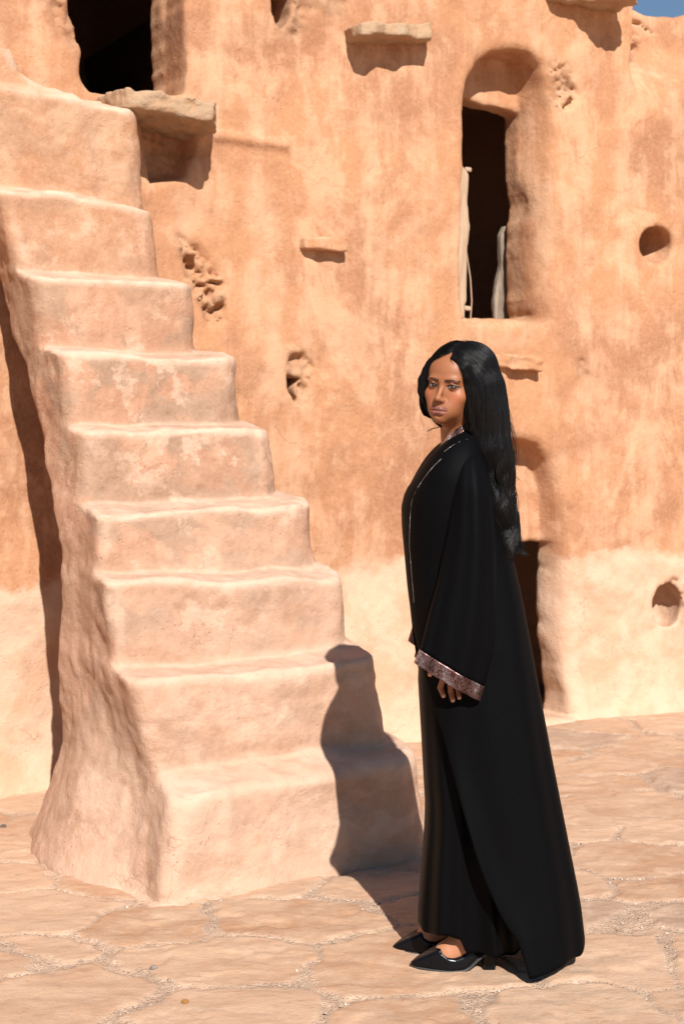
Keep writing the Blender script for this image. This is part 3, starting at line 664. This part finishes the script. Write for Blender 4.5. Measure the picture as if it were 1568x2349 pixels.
# ---------------------------------------------------------------- robe
t = NT('black_crepe'); wv = t.noise(420, 3, .6); t.color(t.mix(t.rng(wv, .3, .7), (.0018, .0018, .0022), (.0030, .0030, .0036)))
t.b.inputs['Roughness'].default_value = .6; t.b.inputs['Specular IOR Level'].default_value = .035; t.bump(wv, .0006, .5); M_black = t.m
t = NT('black_dress_cloth'); t.color((.0018, .0018, .0022)); t.b.inputs['Roughness'].default_value = .45; t.b.inputs['Specular IOR Level'].default_value = .05; t.bump(t.noise(500, 2), .0004, .5); M_dress = t.m
def sequins():
    t = NT('copper_sequins'); su, sv = t.attr('su'), t.attr('sv')
    cb = t.n('ShaderNodeCombineXYZ'); t.l(t.math('MULTIPLY', su, 1.0), cb.inputs[0]); t.l(sv, cb.inputs[1])
    rows = t.math('FRACT', sv); st_ = t.math('FRACT', t.math('ADD', su, t.math('MULTIPLY', t.math('FLOOR', sv), .37)))
    bead = t.math('MULTIPLY', t.rng(t.math('ABSOLUTE', t.math('SUBTRACT', st_, .5)), .46, .25), t.rng(t.math('ABSOLUTE', t.math('SUBTRACT', rows, .5)), .5, .30))
    wn2 = t.n('ShaderNodeTexWhiteNoise', noise_dimensions='2D'); fl = t.n('ShaderNodeVectorMath', operation='FLOOR')
    t.l(cb.outputs[0], fl.inputs[0]); t.l(fl.outputs[0], wn2.inputs['Vector'])
    shim = t.noise(.05, 3, .5, vec=cb.outputs[0]); v = t.math('ADD', t.math('MULTIPLY', wn2.outputs['Value'], .45), t.math('MULTIPLY', t.rng(shim, .35, .65), .5))
    c0 = t.mix(t.rng(v, .2, .6), (.13, .050, .038), (.30, .19, .18)); c0 = t.mix(t.rng(v, .72, .9), c0, (.66, .60, .62))
    t.color(t.mix(bead, (.010, .005, .004), c0)); t.b.inputs['Metallic'].default_value = .75
    t.l(t.rng(v, 0, 1, .22, .5), t.b.inputs['Roughness']); t.bump(bead, .0012, 1.); return t.m
M_seq = sequins(); M_bead = simple('silver_beads', (.62, .60, .58), .3, .9)
def ipl(rows, v, col): a_ = np.array(rows, float); return np.interp(v, a_[:, 0], a_[:, col])
SIL = [(1030, 1010, 1095), (1040, 1006, 1105), (1060, 988, 1112), (1080, 966, 1120), (1100, 949, 1127), (1120, 936, 1132), (1140, 928, 1137), (1170, 922, 1144), (1220, 923, 1156), (1300, 930, 1174), (1400, 938, 1195), (1500, 947, 1212),
       (1600, 957, 1229), (1700, 965, 1246), (1800, 971, 1263), (1900, 976, 1281), (2000, 980, 1299), (2115, 984, 1320), (2165, 986, 1328), (2240, 988, 1336)]
BD = [(1000, .10), (1060, .15), (1110, .172), (1200, .165), (1300, .150), (1500, .165), (1800, .17), (2240, .185)]
def zrow(py): return EYE-(py-YH)/FP*4.0
def coat_pt(phi, py, off=0.):
    """robe surface: phi 0 = her front, 90 = the side towards the camera, 180 = back"""
    c_, s_ = np.cos(phi), np.sin(phi)
    xl = (ipl(SIL, py, 1)-CX)/FP*4.0; xr = (ipl(SIL, py, 2)-CX)/FP*4.0; bb = ipl(BD, py, 1)
    low = np.clip((py-1350)/900, 0, 1)
    f = 1+low*(.06*np.sin(phi*6+1.0+low*1.2)+.04*np.sin(phi*11+2))*np.clip(np.abs(s_)*1.6, 0, 1)+.010*np.sin(phi*5+py*.01)+.014*np.sin(phi*9+py*.004)*np.clip((py-1150)/200, 0, 1)
    xc = (xl+xr)/2; aa = (xr-xl)/2
    x = xc-np.sign(c_)*np.abs(c_)**.85*(aa+off); y = 4.0-s_*(bb+off)*f; z = zrow(py)+0*x
    return x, y, z
NPH = 160
def neckline(phi):
    c_, s_ = np.cos(phi), np.sin(phi)
    x = .325-c_*.047+.004; y = 4.0-s_*.060; z = 1.467-c_*.026+.008*np.abs(s_)
    return x, y, z
rows = []; SY = 1112
for s in np.linspace(0, 1, 22):
    ph = np.linspace(0, 2*math.pi, NPH); n0 = np.array(neckline(ph)); n1 = np.array(coat_pt(ph, SY))
    side = np.abs(np.sin(ph)); h = (1-side)*s+side*np.sin(s*math.pi/2); v = (1-side)*s+side*(1-np.cos(s*math.pi/2)); h = h+.03*np.sin(s*math.pi)*(np.cos(ph) > 0)*(1-side)
    rows.append(np.stack([n0[0]+(n1[0]-n0[0])*h, n0[1]+(n1[1]-n0[1])*h, n0[2]+(n1[2]-n0[2])*v], 1))
for py in np.linspace(SY, 2250, 130)[1:]:
    # the front edges part below the waist, the near one swings back to the trailing hem
    e0 = math.radians(np.interp(py, [1112, 1350, 1500, 1700, 1850, 2000, 2100, 2170, 2250], [2, 4, 22, 50, 62, 74, 84, 92, 97])); e1 = math.radians(np.interp(py, [1112, 1500, 2250], [2, 12, 60]))
    ph = np.linspace(e0, 2*math.pi-e1, NPH); x, y, z = coat_pt(ph, py)
    curl = np.exp(-((ph-e0)/.18)**2)*np.clip((py-1500)/500, 0, 1); y = y-curl*.020
    # hem line: lifted at the back right, lowest at the near front corner
    t_ = (py-SY)/(2250-SY); hemz = .024+.016*np.clip((ph-e0)/.35, 0, 1)+.018*np.clip((ph-math.radians(120))/math.radians(60), 0, 1)+.05*np.clip((ph-math.radians(190))/2, 0, 1)+.006*np.sin(ph*9)*np.clip((ph-e0)/.3, 0, 1)
    z = z if False else zrow(SY)+(hemz-zrow(SY))*t_
    rows.append(np.stack([x, y, z], 1))
R = np.array(rows); nr = len(R)
I = np.arange(nr*NPH).reshape(nr, NPH); Qr = np.stack([I[:-1, :-1], I[1:, :-1], I[1:, 1:], I[:-1, 1:]], -1).reshape(-1, 4)
Vr = R.reshape(-1, 3)
Vr[:, 1] += .0035*vnoise(Vr[:, 0]*9, Vr[:, 1]*3, Vr[:, 2]*3, 200)
robe = link('robe', mk('robe', Vr, Qr), M_black, person)
md = robe.modifiers.new('thickness', 'SOLIDIFY'); md.thickness = .0025; md.offset = 1
# dress under the robe
DS = [(1560, 958, 1140), (1700, 966, 1150), (1800, 971, 1155), (1850, 974, 1160), (1900, 973, 1165), (1950, 970, 1170), (2000, 966, 1178), (2060, 962, 1185), (2120, 958, 1195), (2160, 957, 1200)]
rows = []
for py in np.linspace(1200, 2160, 110):
    ph = np.linspace(0, 2*math.pi, 221); c_, s_ = np.cos(ph), np.sin(ph)
    lo = np.clip((py-1500)/640, 0, 1); g = np.clip((1560-py)/300, 0, 1)
    xl = (ipl(DS, py, 1)-CX)/FP*4.0+.012*g; xr = (ipl(DS, py, 2)-CX)/FP*4.0-.04*g; xc = (xl+xr)/2; aa = (xr-xl)/2
    fold = lo*(.10*np.sin(ph*7+.6)+.05*np.sin(ph*13+1.4+lo))*np.clip(np.abs(s_)*1.5, 0, 1)
    x = xc-np.sign(c_)*np.abs(c_)**.8*aa; y = 4.0-s_*(.115+.015*lo)*(1+fold); hz_ = .062*ss(.45, -.15, -x+(1040-CX)/FP*4.0+0*y) if False else (.040*ss((1064-CX)/FP*4.0, (1044-CX)/FP*4.0, x)+.014*ss((1130-CX)/FP*4.0, (1085-CX)/FP*4.0, x))*lo**2; rows.append(np.stack([x, y, EYE-(py-YH)/FP*4.0+hz_+.006*np.sin(ph*7+.6)*lo**3], 1))
R = np.array(rows); nr, nc = R.shape[:2]; I = np.arange(nr*nc).reshape(nr, nc); Qr = np.stack([I[:-1, :-1], I[1:, :-1], I[1:, 1:], I[:-1, 1:]], -1).reshape(-1, 4)
dr = link('dress', mk('dress', R.reshape(-1, 3), Qr), M_dress, person); md = dr.modifiers.new('thickness', 'SOLIDIFY'); md.thickness = .002
# sleeves: bell shaped, hanging to the cuff band
def sleeve(keys, y0, flip, cuffL, cuffR):
    K = np.array([[*l, *r, b, y] for l, r, b, y in keys], float); tt = np.linspace(0, 1, len(K)); T = np.linspace(0, 1, 60)
    Ki = np.stack([np.interp(T, tt, K[:, i]) for i in range(6)], 1)
    ker = np.array([1, 2, 3, 2, 1])/9.
    for i in range(6): Ki[2:-2, i] = np.convolve(Ki[:, i], ker, 'valid')
    def ring(l, r, b_, y_, T_, n=72):
        A = PP(l[0], l[1], y_); Bp = PP(r[0], r[1], y_); cc = (A+Bp)/2; mj = (Bp-A)/2; ph = np.linspace(0, 2*math.pi, n, endpoint=False)
        w_ = 1+.13*T_*np.sin(ph*4+1+T_)+.08*T_*np.sin(ph*9+T_*2); ca, sa = np.cos(ph), np.sin(ph)
        ca = np.sign(ca)*np.abs(ca)**.9
        P = cc[None]+mj[None]*ca[:, None]; P[:, 1] += -flip*sa*b_*w_; return P
    rows = np.array([ring(k[:2], k[2:4], k[4], k[5], T[i]) for i, k in enumerate(Ki)]); n = 72
    def loft(rows, name, mat, colors=None, th=.002):
        nr = len(rows); I = np.arange(nr*n).reshape(nr, n); J = np.roll(I, -1, 1); Q = np.stack([I[:-1], I[1:], J[1:], J[:-1]], -1).reshape(-1, 4)
        o = link(name, mk(name, rows.reshape(-1, 3), Q, colors=colors), mat, person); md = o.modifiers.new('thickness', 'SOLIDIFY'); md.thickness = th; md.offset = 1; return o
    loft(rows, 'sleeve', M_black)
    k = Ki[-1]; r2 = []; m = 10
    for i in range(m):
        f = i/(m-1); l = np.array(k[:2])*(1-f)+np.array(cuffL)*f+np.array([-1.2, -2]); r = np.array(k[2:4])*(1-f)+np.array(cuffR)*f+np.array([1.2, -2]); r2.append(ring(l, r, k[4]+.0015, k[5], 1))
    r2 = np.array(r2); su = np.tile(np.arange(n)*3.6, (m, 1)); sv = np.tile((np.arange(m)/(m-1)*11.)[:, None], (1, n))
    su = np.where(su > 90*1.0, su, su)
    loft(r2, 'cuff', M_seq, colors={'su': su.ravel(), 'sv': sv.ravel()}, th=.0025)
nk = [((1066, 1018), (1090, 1020), .012, 3.945), ((1056, 1026), (1102, 1034), .038, 3.925), ((1046, 1046), (1112, 1058), .054, 3.895), ((1040, 1074), (1121, 1092), .060, 3.875), ((1034, 1110), (1128, 1135), .066, 3.86), ((1026, 1200), (1136, 1250), .064, 3.845), ((1006, 1320), (1138, 1390), .058, 3.835),
      ((980, 1420), (1132, 1490), .052, 3.83), ((963, 1490), (1110, 1576), .046, 3.83)]
sleeve(nk, 3.84, 1, (950, 1521), (1099, 1610))
fk = [((l[0]-2, l[1]), (r[0]-2, r[1]), b_, 8.0-y_) for l, r, b_, y_ in nk[:5]]+[((1012, 1200), (1120, 1240), .055, 4.15), ((985, 1310), (1110, 1370), .05, 4.15), ((962, 1400), (1095, 1465), .045, 4.15), ((948, 1440), (1080, 1520), .04, 4.15)]
sleeve(fk, 4.16, -1, (938, 1472), (1068, 1556))
# collar band with the V at the throat
ph = np.linspace(0, 2*math.pi, 140); nx0 = np.array(neckline(ph)).T; rows = []
for i in range(8):
    f = i/7; P = nx0.copy(); cen = np.array([.325, 4.0]); h_ = .046*(1-f)-.006
    out = P[:, :2]-cen; out /= np.linalg.norm(out, axis=1)[:, None]
    P[:, :2] += out*(.003+.010*f*(np.cos(ph) > -.2)[:, None]*0+.002); P[:, 2] += h_*(.55+.45*(-np.cos(ph))*.6+.2)+.002
    P[:, :2] -= out*.012*(1-f)
    rows.append(P)
rows = np.array(rows); n = 140; I = np.arange(8*n).reshape(8, n); Qr = np.stack([I[:-1, :-1], I[1:, :-1], I[1:, 1:], I[:-1, 1:]], -1).reshape(-1, 4)
su = np.tile(np.arange(n)*1.5, (8, 1)); sv = np.tile((np.arange(8)/7*7.)[:, None], (1, n))
cl = link('collar', mk('collar', rows.reshape(-1, 3), Qr, colors={'su': su.ravel(), 'sv': sv.ravel()}), M_seq, person); md = cl.modifiers.new('thickness', 'SOLIDIFY'); md.thickness = .003; md.offset = 1
# beaded piping down the front edge, laid on the robe surface
def on_robe(px, py):
    """point of the robe's camera side under a photograph point"""
    best = None
    P = Vr.reshape(-1, NPH, 3)[:90, :NPH//2].reshape(-1, 3)
    qx = CX+P[:, 0]/P[:, 1]*FP; qy = YH-(P[:, 2]-EYE)/P[:, 1]*FP; d = (qx-px)**2+(qy-py)**2
    i = np.argsort(d)[:4]; w_ = 1/(d[i]+.5); return (P[i]*w_[:, None]).sum(0)/w_.sum()
def beads(pts, name):
    pts = np.array(pts, float); seg = np.r_[0, np.cumsum(np.hypot(*np.diff(pts, axis=0).T))]; n = int(seg[-1]/1.45)
    V = []; Q = []
    L_ = np.array([on_robe(np.interp(s, seg, pts[:, 0]), np.interp(s, seg, pts[:, 1])) for s in np.linspace(0, seg[-1], n)])
    for _ in range(60): L_[1:-1] = (L_[:-2]+2*L_[1:-1]+L_[2:])/4
    for q, p in enumerate(L_):
        p = p+np.array([-.001, -.0035, 0]); r = .00100
        o_ = np.array([(1, 0, 0), (0, 1, 0), (-1, 0, 0), (0, -1, 0), (0, 0, 1), (0, 0, -1)])*r; V.append(p+o_)
        for i in range(4): Q += [(q*6+i, q*6+(i+1) % 4, q*6+4), (q*6+(i+1) % 4, q*6+i, q*6+5)]
    return link(name, mk(name, np.concatenate(V), Q), M_bead, person)
beads([(1012, 1052), (985, 1080), (965, 1108), (952, 1130), (944, 1151), (941, 1186), (939, 1246), (943, 1300), (950, 1380)], 'beaded_piping')
beads([(1071, 1008), (1050, 1015), (1032, 1026), (1020, 1036)], 'beaded_piping')
# ---------------------------------------------------------------- shoes
t = NT('black_leather'); t.color((.004, .004, .005)); t.b.inputs['Roughness'].default_value = .22; t.b.inputs['Specular IOR Level'].default_value = .18
t.bump(t.noise(40, 3), .002, .35); M_leather = t.m; M_sole = simple('sole', (.03, .027, .025), .6)
def shoe(fy, dx):
    X = axis((.175+dx, .470+dx, .0022)); Y = axis((fy-.06, fy+.06, .0022)); Z = axis((-.004, .16, .0022)); F = Field(X, Y, Z)
    cx = lambda px: (px-CX)/FP*3.945; cz = lambda py: EYE-(py-YH)/FP*3.945
    prof = [(.186, .012), (.205, .026), (.230, .040), (.262, .058), (.2705, .0600), (.276, .050), (.290, .041), (.310, .038), (.330, .044), (.346, .060), (.358, .080), (.366, .094), (.373, .096), (.369, .080), (.366, .055), (.374, .048), (.400, .068), (.425, .080), (.425, .070), (.400, .056),
            (.372, .035), (.350, .014), (.335, .006), (.310, .003), (.250, .002), (.200, .003)]
    prof = [(a_+dx, b_) for a_, b_ in prof]
    wd = [(.184, .0), (.192, .010), (.21, .019), (.25, .032), (.29, .039), (.33, .036), (.37, .031), (.41, .030), (.43, .022)]
    cl_ = lambda x: fy+.012-.012*ss(.2, .32, x-dx)
    def up(x, y, z):
        h = np.interp(x-dx, [a_ for a_, _ in wd], [b_ for _, b_ in wd]).astype(np.float32)
        taper = 1-.28*np.clip(z/.07, 0, 1.3)
        return smax(poly2(prof, x+0*z, z+0*x), np.abs(y-cl_(x))-h*taper, .012)
    F.add(up, (-9, -9, -9), (9, 9, 9))
    V, Q = F.mesh(); sh = link('shoe', mk('shoe', V, Q), M_leather, person)
    # sling strap
    pts = [(.368+dx, fy-.030, .088), (.385+dx, fy-.031, .094), (.402+dx, fy-.024, .098), (.412+dx, fy, .100), (.402+dx, fy+.024, .098), (.385+dx, fy+.031, .094), (.368+dx, fy+.030, .088)]
    s_ = tube('strap', pts, .003, M_leather, None); s_.parent = sh
    # block heel and sole edge
    F = Field(axis((.375+dx, .435+dx, .003)), axis((fy-.04, fy+.04, .003)), axis((-.004, .09, .003)))
    F.add(lambda x, y, z: smax(smax(np.abs(x-dx-.408+.06*(.07-z))-.017-.06*z, np.abs(y-fy)-.021, .005), smax(-z, z-.070+.6*(.43-x+dx)*0+(.408+dx-x)*.5, .003), .004), (-9, -9, -9), (9, 9, 9))
    V, Q = F.mesh(); h_ = link('heel', mk('heel', V, Q), M_leather, None); h_.parent = sh
    so = [(.186, .0), (.21, -.0), (.25, -.0), (.30, -.0), (.335, .001), (.352, .010), (.374, .031), (.402, .052), (.424, .066)]
    V = []; Q = []
    for i, (x, z) in enumerate(so):
        h = np.interp(x, [a_ for a_, _ in wd], [b_ for _, b_ in wd])*1.02+.0006
        for y, zz in ((-h, z-.001), (h, z-.001), (h, z+.0035), (-h, z+.0035)): V.append((x+dx, fy+.012-.012*float(ss(.2, .32, x))+y, zz+.002))
        if i: Q += [(4*i-4+j, 4*i-4+(j+1) % 4, 4*i+(j+1) % 4, 4*i+j) for j in range(4)]
    n = len(so)*4; Q += [(3, 2, 1, 0), (n-4, n-3, n-2, n-1)]
    so_ = link('sole', mk('sole', V, Q, smooth=False), M_sole, None); so_.parent = sh
    for o in (s_, h_, so_): o.parent = sh; o.matrix_parent_inverse = Matrix.Identity(4)
for fy, dx in ((3.932, 0), (4.06, -.044)): shoe(fy, dx)
bpy.context.view_layer.update()
# ---------------------------------------------------------------- hair
hx = axis((.17, .56, .0025)); hy = axis((3.82, 4.14, .0025)); hz = axis((1.08, 1.77, .0025)); Hf = Field(hx, hy, hz)
ell(Hf, (0, -.016, .040), (.082, .100, .0885), 0); ell(Hf, (.0, -.045, -.02), (.078, .075, .09), .03)
for s in (1, -1): ell(Hf, (s*.072, .022, -.01), (.016, .036, .075), .02)
chain = [((1104, 880), 3.95, .058, .070), ((1113, 940), 3.945, .058, .066), ((1124, 1000), 3.945, .050, .060), ((1133, 1060), 3.94, .043, .050), ((1140, 1120), 3.935, .034, .042), ((1149, 1180), 3.935, .026, .034), ((1158, 1225), 3.935, .019, .026), ((1170, 1256), 3.935, .010, .014)]
for (p, y_, rx, ry), (p2, y2, rx2, ry2) in zip(chain[:-1], chain[1:]):
    for f in (0, .5):
        c_ = PP(*(np.array(p)*(1-f)+np.array(p2)*f), y_*(1-f)+y2*f); wel(Hf, c_, (rx*(1-f)+rx2*f, (ry*(1-f)+ry2*f)*.8, .05), .025)
cap(Hf, hw(.072, .03, -.03), PP(1110, 985, 3.925), .018, .022, .02); cap(Hf, PP(1110, 985, 3.925), PP(1122, 1030, 3.92), .022, .03, .02)
wel(Hf, PP(1091, 840, 3.985), (.056, .07, .058), .03)
# far lock that bows out beside the face
fl_ = [(1000, 826), (978, 846), (966, 870), (964, 895), (973, 920), (983, 945), (996, 966), (1016, 982)]
for p, q in zip(fl_[:-1], fl_[1:]): cap(Hf, PP(*p, 3.965), PP(*q, 3.965), .0065, .0065, .004)
# the face stays clear
ell(Hf, (-.006, .098, -.048), (.0600, .078, .126), .008, True)
ell(Hf, (-.03, .06, -.10), (.055, .07, .09), .01, True)
nh_ = [((1040, 822), 3.900), ((1054, 828), 3.893), ((1065, 842), 3.885), ((1074, 865), 3.887), ((1081, 897), 3.893), ((1087, 925), 3.899), ((1091, 960), 3.912)]
for (p, y0_), (q, y1_) in zip(nh_[:-1], nh_[1:]): cap(Hf, PP(*p, y0_), PP(*q, y1_), .0085, .0100, .012)
# parting groove
for i in range(8):
    b0, b1 = .078-.020*i, .078-.020*(i+1)
    z0 = .040+.0885*math.sqrt(max(0, 1-((b0+.016)/.1)**2)); z1 = .040+.0885*math.sqrt(max(0, 1-((b1+.016)/.1)**2))
    cap(Hf, hw(.004, b0, z0+.001), hw(.004, b1, z1+.001), .0025*(1-i/9), .0025*(1-(i+1)/9), .006, True)
Vh, Qh = Hf.mesh(); nh = vnormals(Vh, Qh)
gv_ = .0016*vnoise(Vh[:, 0]*190, Vh[:, 1]*190, Vh[:, 2]*16, 301)+.003*vnoise(Vh[:, 0]*60, Vh[:, 1]*60, Vh[:, 2]*7, 302); Vh2 = Vh+nh*(gv_*ss(.07, .04, loc(Vh[:, 0], Vh[:, 1], Vh[:, 2])[1]))[:, None]-nh*.001
t = NT('black_hair'); t.color((.0040, .0032, .0032)); t.b.inputs['Roughness'].default_value = .36; t.b.inputs['Specular IOR Level'].default_value = .36; M_hair = t.m; M_scalp = simple('hair_mass', (.003, .0025, .0025), .7, spec=.12)
_r = np.clip((1.50-Vh2[:, 2])/.16, 0, 1); _k = Vh2[:, 2]*38+1.6*vnoise(Vh2[:, 0]*55, Vh2[:, 1]*55, Vh2[:, 2]*6, 311)
Vh2[:, 0] += _r*.0095*np.sin(_k); Vh2[:, 1] += _r*.009*np.cos(_k*1.1)
hair = link('hair', mk('hair', Vh2, Qh), M_scalp, person)
def samp(P):
    out = np.zeros(len(P)); f = []
    for d, g in enumerate((hx, hy, hz)):
        q = np.clip((P[:, d]-g[0])/(g[1]-g[0]), 0, len(g)-1.001); f.append(q)
    i = [q.astype(int) for q in f]; r_ = [q-k for q, k in zip(f, i)]
    for a_ in (0, 1):
        for b_ in (0, 1):
            for c_ in (0, 1): out += Hf.F[i[0]+a_, i[1]+b_, i[2]+c_]*(r_[0] if a_ else 1-r_[0])*(r_[1] if b_ else 1-r_[1])*(r_[2] if c_ else 1-r_[2])
    return out
def grad(P, e=.004):
    g = np.stack([samp(P+np.array(v)*e)-samp(P-np.array(v)*e) for v in ((1, 0, 0), (0, 1, 0), (0, 0, 1))], 1); return g/(np.linalg.norm(g, axis=1)[:, None]+1e-9)
def ribbons(S, rad, name_=None):
    """S: n strands x m points; thin three sided tubes"""
    n, m = S.shape[:2]; T = np.gradient(S, axis=1); T /= np.linalg.norm(T, axis=2)[..., None]+1e-9
    A = np.cross(T, np.array([.31, .8, .2])); A /= np.linalg.norm(A, axis=2)[..., None]+1e-9; Bv = np.cross(T, A)
    prof = np.minimum(1, np.minimum(np.linspace(0, 8, m)+.35, np.linspace(6, .15, m)))[None, :, None]*(rad[:, None, None] if hasattr(rad, 'shape') else rad)
    V = np.stack([S+prof*(A*math.cos(q)+Bv*math.sin(q)) for q in (0, 2.094, 4.189)], 2)
    I = np.arange(n*m*3).reshape(n, m, 3); J = np.roll(I, -1, 2)
    return V.reshape(-1, 3), np.stack([I[:, :-1], J[:, :-1], J[:, 1:], I[:, 1:]], -1).reshape(-1, 4)
NS = 9500; STEP = .009; NST = 46
_w = 1+4*np.clip((loc(Vh[:, 0], Vh[:, 1], Vh[:, 2])[2]-.06)/.05, 0, 1); st_i = rng.choice(len(Vh), NS, p=_w/_w.sum()); P = Vh[st_i]+nh[st_i]*.001; a_, b_, c_ = loc(P[:, 0], P[:, 1], P[:, 2])
a_s, b_s = a_, b_
axisp = np.array([PP(*p, y_) for p, y_, _, _ in chain]); S = [P.copy()]; off = rng.uniform(-.0005, .0032, NS); phs = rng.uniform(0, 6.28, NS); D0 = None
for s in range(NST):
    a_, b_, c_ = loc(P[:, 0], P[:, 1], P[:, 2]); g = grad(P)
    D = np.zeros_like(P); D[:, 2] = -1
    sd = np.sign(a_-.004+1e-5); capw = np.clip((c_-.0)/.10, 0, 1)[:, None]
    D = D+capw*(hR[None]*sd[:, None]*1.3-hF[None]*.55)
    # lower down the hair gathers towards the long tress
    tgt = np.stack([np.interp(-P[:, 2]-.10, -axisp[:, 2], axisp[:, d]) for d in range(3)], 1); tgt[:, 2] = P[:, 2]-.10
    pull = tgt-P; pull /= np.linalg.norm(pull, axis=1)[:, None]+1e-9; lw = np.clip((1.60-P[:, 2])/.12, 0, 1)[:, None]; D = D*(1-lw*.7)+pull*lw*.7
    wave = np.clip((1.46-P[:, 2])/.18, 0, 1)*.75; D[:, 0] += wave*np.sin(P[:, 2]*62+.6*np.sin(phs)); D[:, 1] += wave*.5*np.cos(P[:, 2]*50+phs*.3)
    D -= g*(D*g).sum(1)[:, None]; D /= np.linalg.norm(D, axis=1)[:, None]+1e-9
    if D0 is not None: D = D0*.45+D*.55; D /= np.linalg.norm(D, axis=1)[:, None]+1e-9
    D0 = D; alive = (P[:, 2] > 1.115+.03*np.sin(phs))[:, None]; P_old = P.copy(); P = P+D*STEP; v = samp(P); g = grad(P); P = P-g*((v-off)*.8)[:, None]; P = np.where(alive, P, P_old+(P-P_old)*.02)
    S.append(P.copy())
S = np.stack(S, 1); S += .0006*np.sin(np.linspace(0, 30, S.shape[1])[None, :, None]+phs[:, None, None])
def curl(P, amt=1., ph0=0.):
    r_ = np.clip((1.50-P[..., 2])/.16, 0, 1)*amt; k = P[..., 2]*38+ph0
    P = P.copy(); P[..., 0] += r_*.0095*np.sin(k); P[..., 1] += r_*.009*np.cos(k*1.1); return P
clump = 3.4*vnoise(S[:, 22, 0]*70, S[:, 22, 1]*70, S[:, 22, 2]*6, 310)
S = curl(S, 1.25, clump[:, None])
keep = ~((b_s > .072) & (np.abs(a_s) < .030)); S = S[keep]; NS = len(S)
Vs1, Qs1 = ribbons(S, rng.uniform(.0003, .0007, NS))
# loose locks and flyaways
def lock(pts, n, spread, y_, rad, taper=1.):
    pts = np.array(pts, float); seg = np.r_[0, np.cumsum(np.hypot(*np.diff(pts, axis=0).T))]; q = np.linspace(0, seg[-1], 26)
    # smooth resample
    px = np.interp(q, seg, pts[:, 0]); py = np.interp(q, seg, pts[:, 1])
    for _ in range(3):
        px[1:-1] = (px[:-2]+2*px[1:-1]+px[2:])/4; py[1:-1] = (py[:-2]+2*py[1:-1]+py[2:])/4
    base = np.array([PP(a, b, y_) for a, b in zip(px, py)]); out = []
    for i in range(n):
        o_ = rng.normal(0, spread, 3)*np.array([1, 1.2, .6]); w_ = np.linspace(.25, 1, 26)[:, None]; k = rng.uniform(.7, 1)
        out.append(base+o_*w_+.002*np.sin(np.linspace(0, 7, 26)*rng.uniform(.5, 1.5)+rng.uniform(0, 6))[:, None]*rng.normal(0, 1, 3)*w_)
    return np.array(out), rad
groups_ = [lock([(1022, 812), (1000, 824), (980, 842), (968, 865), (962, 890), (968, 915), (980, 938), (990, 960), (1008, 978)], 90, .0022, 3.965, .0005),
           lock([(1020, 812), (990, 830), (972, 848), (960, 872), (958, 895), (965, 915), (978, 934), (984, 950)], 26, .0012, 3.96, .0004),
           lock([(985, 835), (972, 870), (974, 900), (982, 930), (992, 955)], 40, .0016, 3.96, .0004),
           lock([(988, 940), (1000, 962), (1016, 980), (1022, 988)], 50, .0035, 3.99, .0005),
           lock([(1018, 978), (1003, 980), (990, 984), (978, 990)], 9, .0016, 3.97, .0003), lock([(978, 930), (965, 945), (963, 962), (970, 980), (978, 988)], 2, .0006, 3.96, .0003),
           lock([(1150, 1080), (1172, 1110), (1182, 1150), (1178, 1190), (1186, 1230), (1200, 1270)], 40, .0050, 3.935, .0005),
           lock([(1160, 1120), (1176, 1160), (1186, 1180), (1180, 1210), (1174, 1240), (1188, 1268)], 60, .0050, 3.93, .0005),
           lock([(1165, 1050), (1172, 1080), (1184, 1095), (1196, 1104)], 4, .0015, 3.94, .0003), lock([(1168, 1090), (1182, 1120), (1178, 1150), (1184, 1170), (1176, 1185)], 6, .0015, 3.94, .0003),
           lock([(1140, 1150), (1158, 1195), (1166, 1235), (1182, 1262), (1206, 1272)], 70, .0050, 3.925, .0005),
           lock([(1120, 806), (1145, 880), (1168, 960), (1180, 1030), (1178, 1090)], 26, .0055, 3.97, .00022), lock([(1060, 779), (1090, 787), (1115, 806), (1134, 836), (1143, 880)], 8, .0030, 3.98, .0002), lock([(1042, 820), (1052, 832), (1064, 858), (1073, 900), (1079, 940), (1086, 985)], 90, .0030, 3.890, .0005), lock([(1050, 780), (1030, 784), (1005, 806), (985, 830)], 14, .0030, 3.97, .0002),
           lock([(1160, 940), (1176, 985), (1186, 1030), (1182, 1080)], 10, .004, 3.95, .0002),
           lock([(1080, 880), (1088, 930), (1094, 980), (1105, 1020), (1122, 1070)], 120, .0042, 3.905, .0005)]
Vall = [Vs1]; Qall = [Qs1]; o_ = len(Vs1)
for s_, r_ in groups_:
    V, Q = ribbons(s_, r_); Vall.append(V); Qall.append(Q+o_); o_ += len(V)
strands = link('hair_strands', mk('hair_strands', np.concatenate(Vall), np.concatenate(Qall)), M_hair, None)
strands.parent = hair; strands.matrix_parent_inverse = Matrix.Identity(4)
bpy.context.view_layer.update()
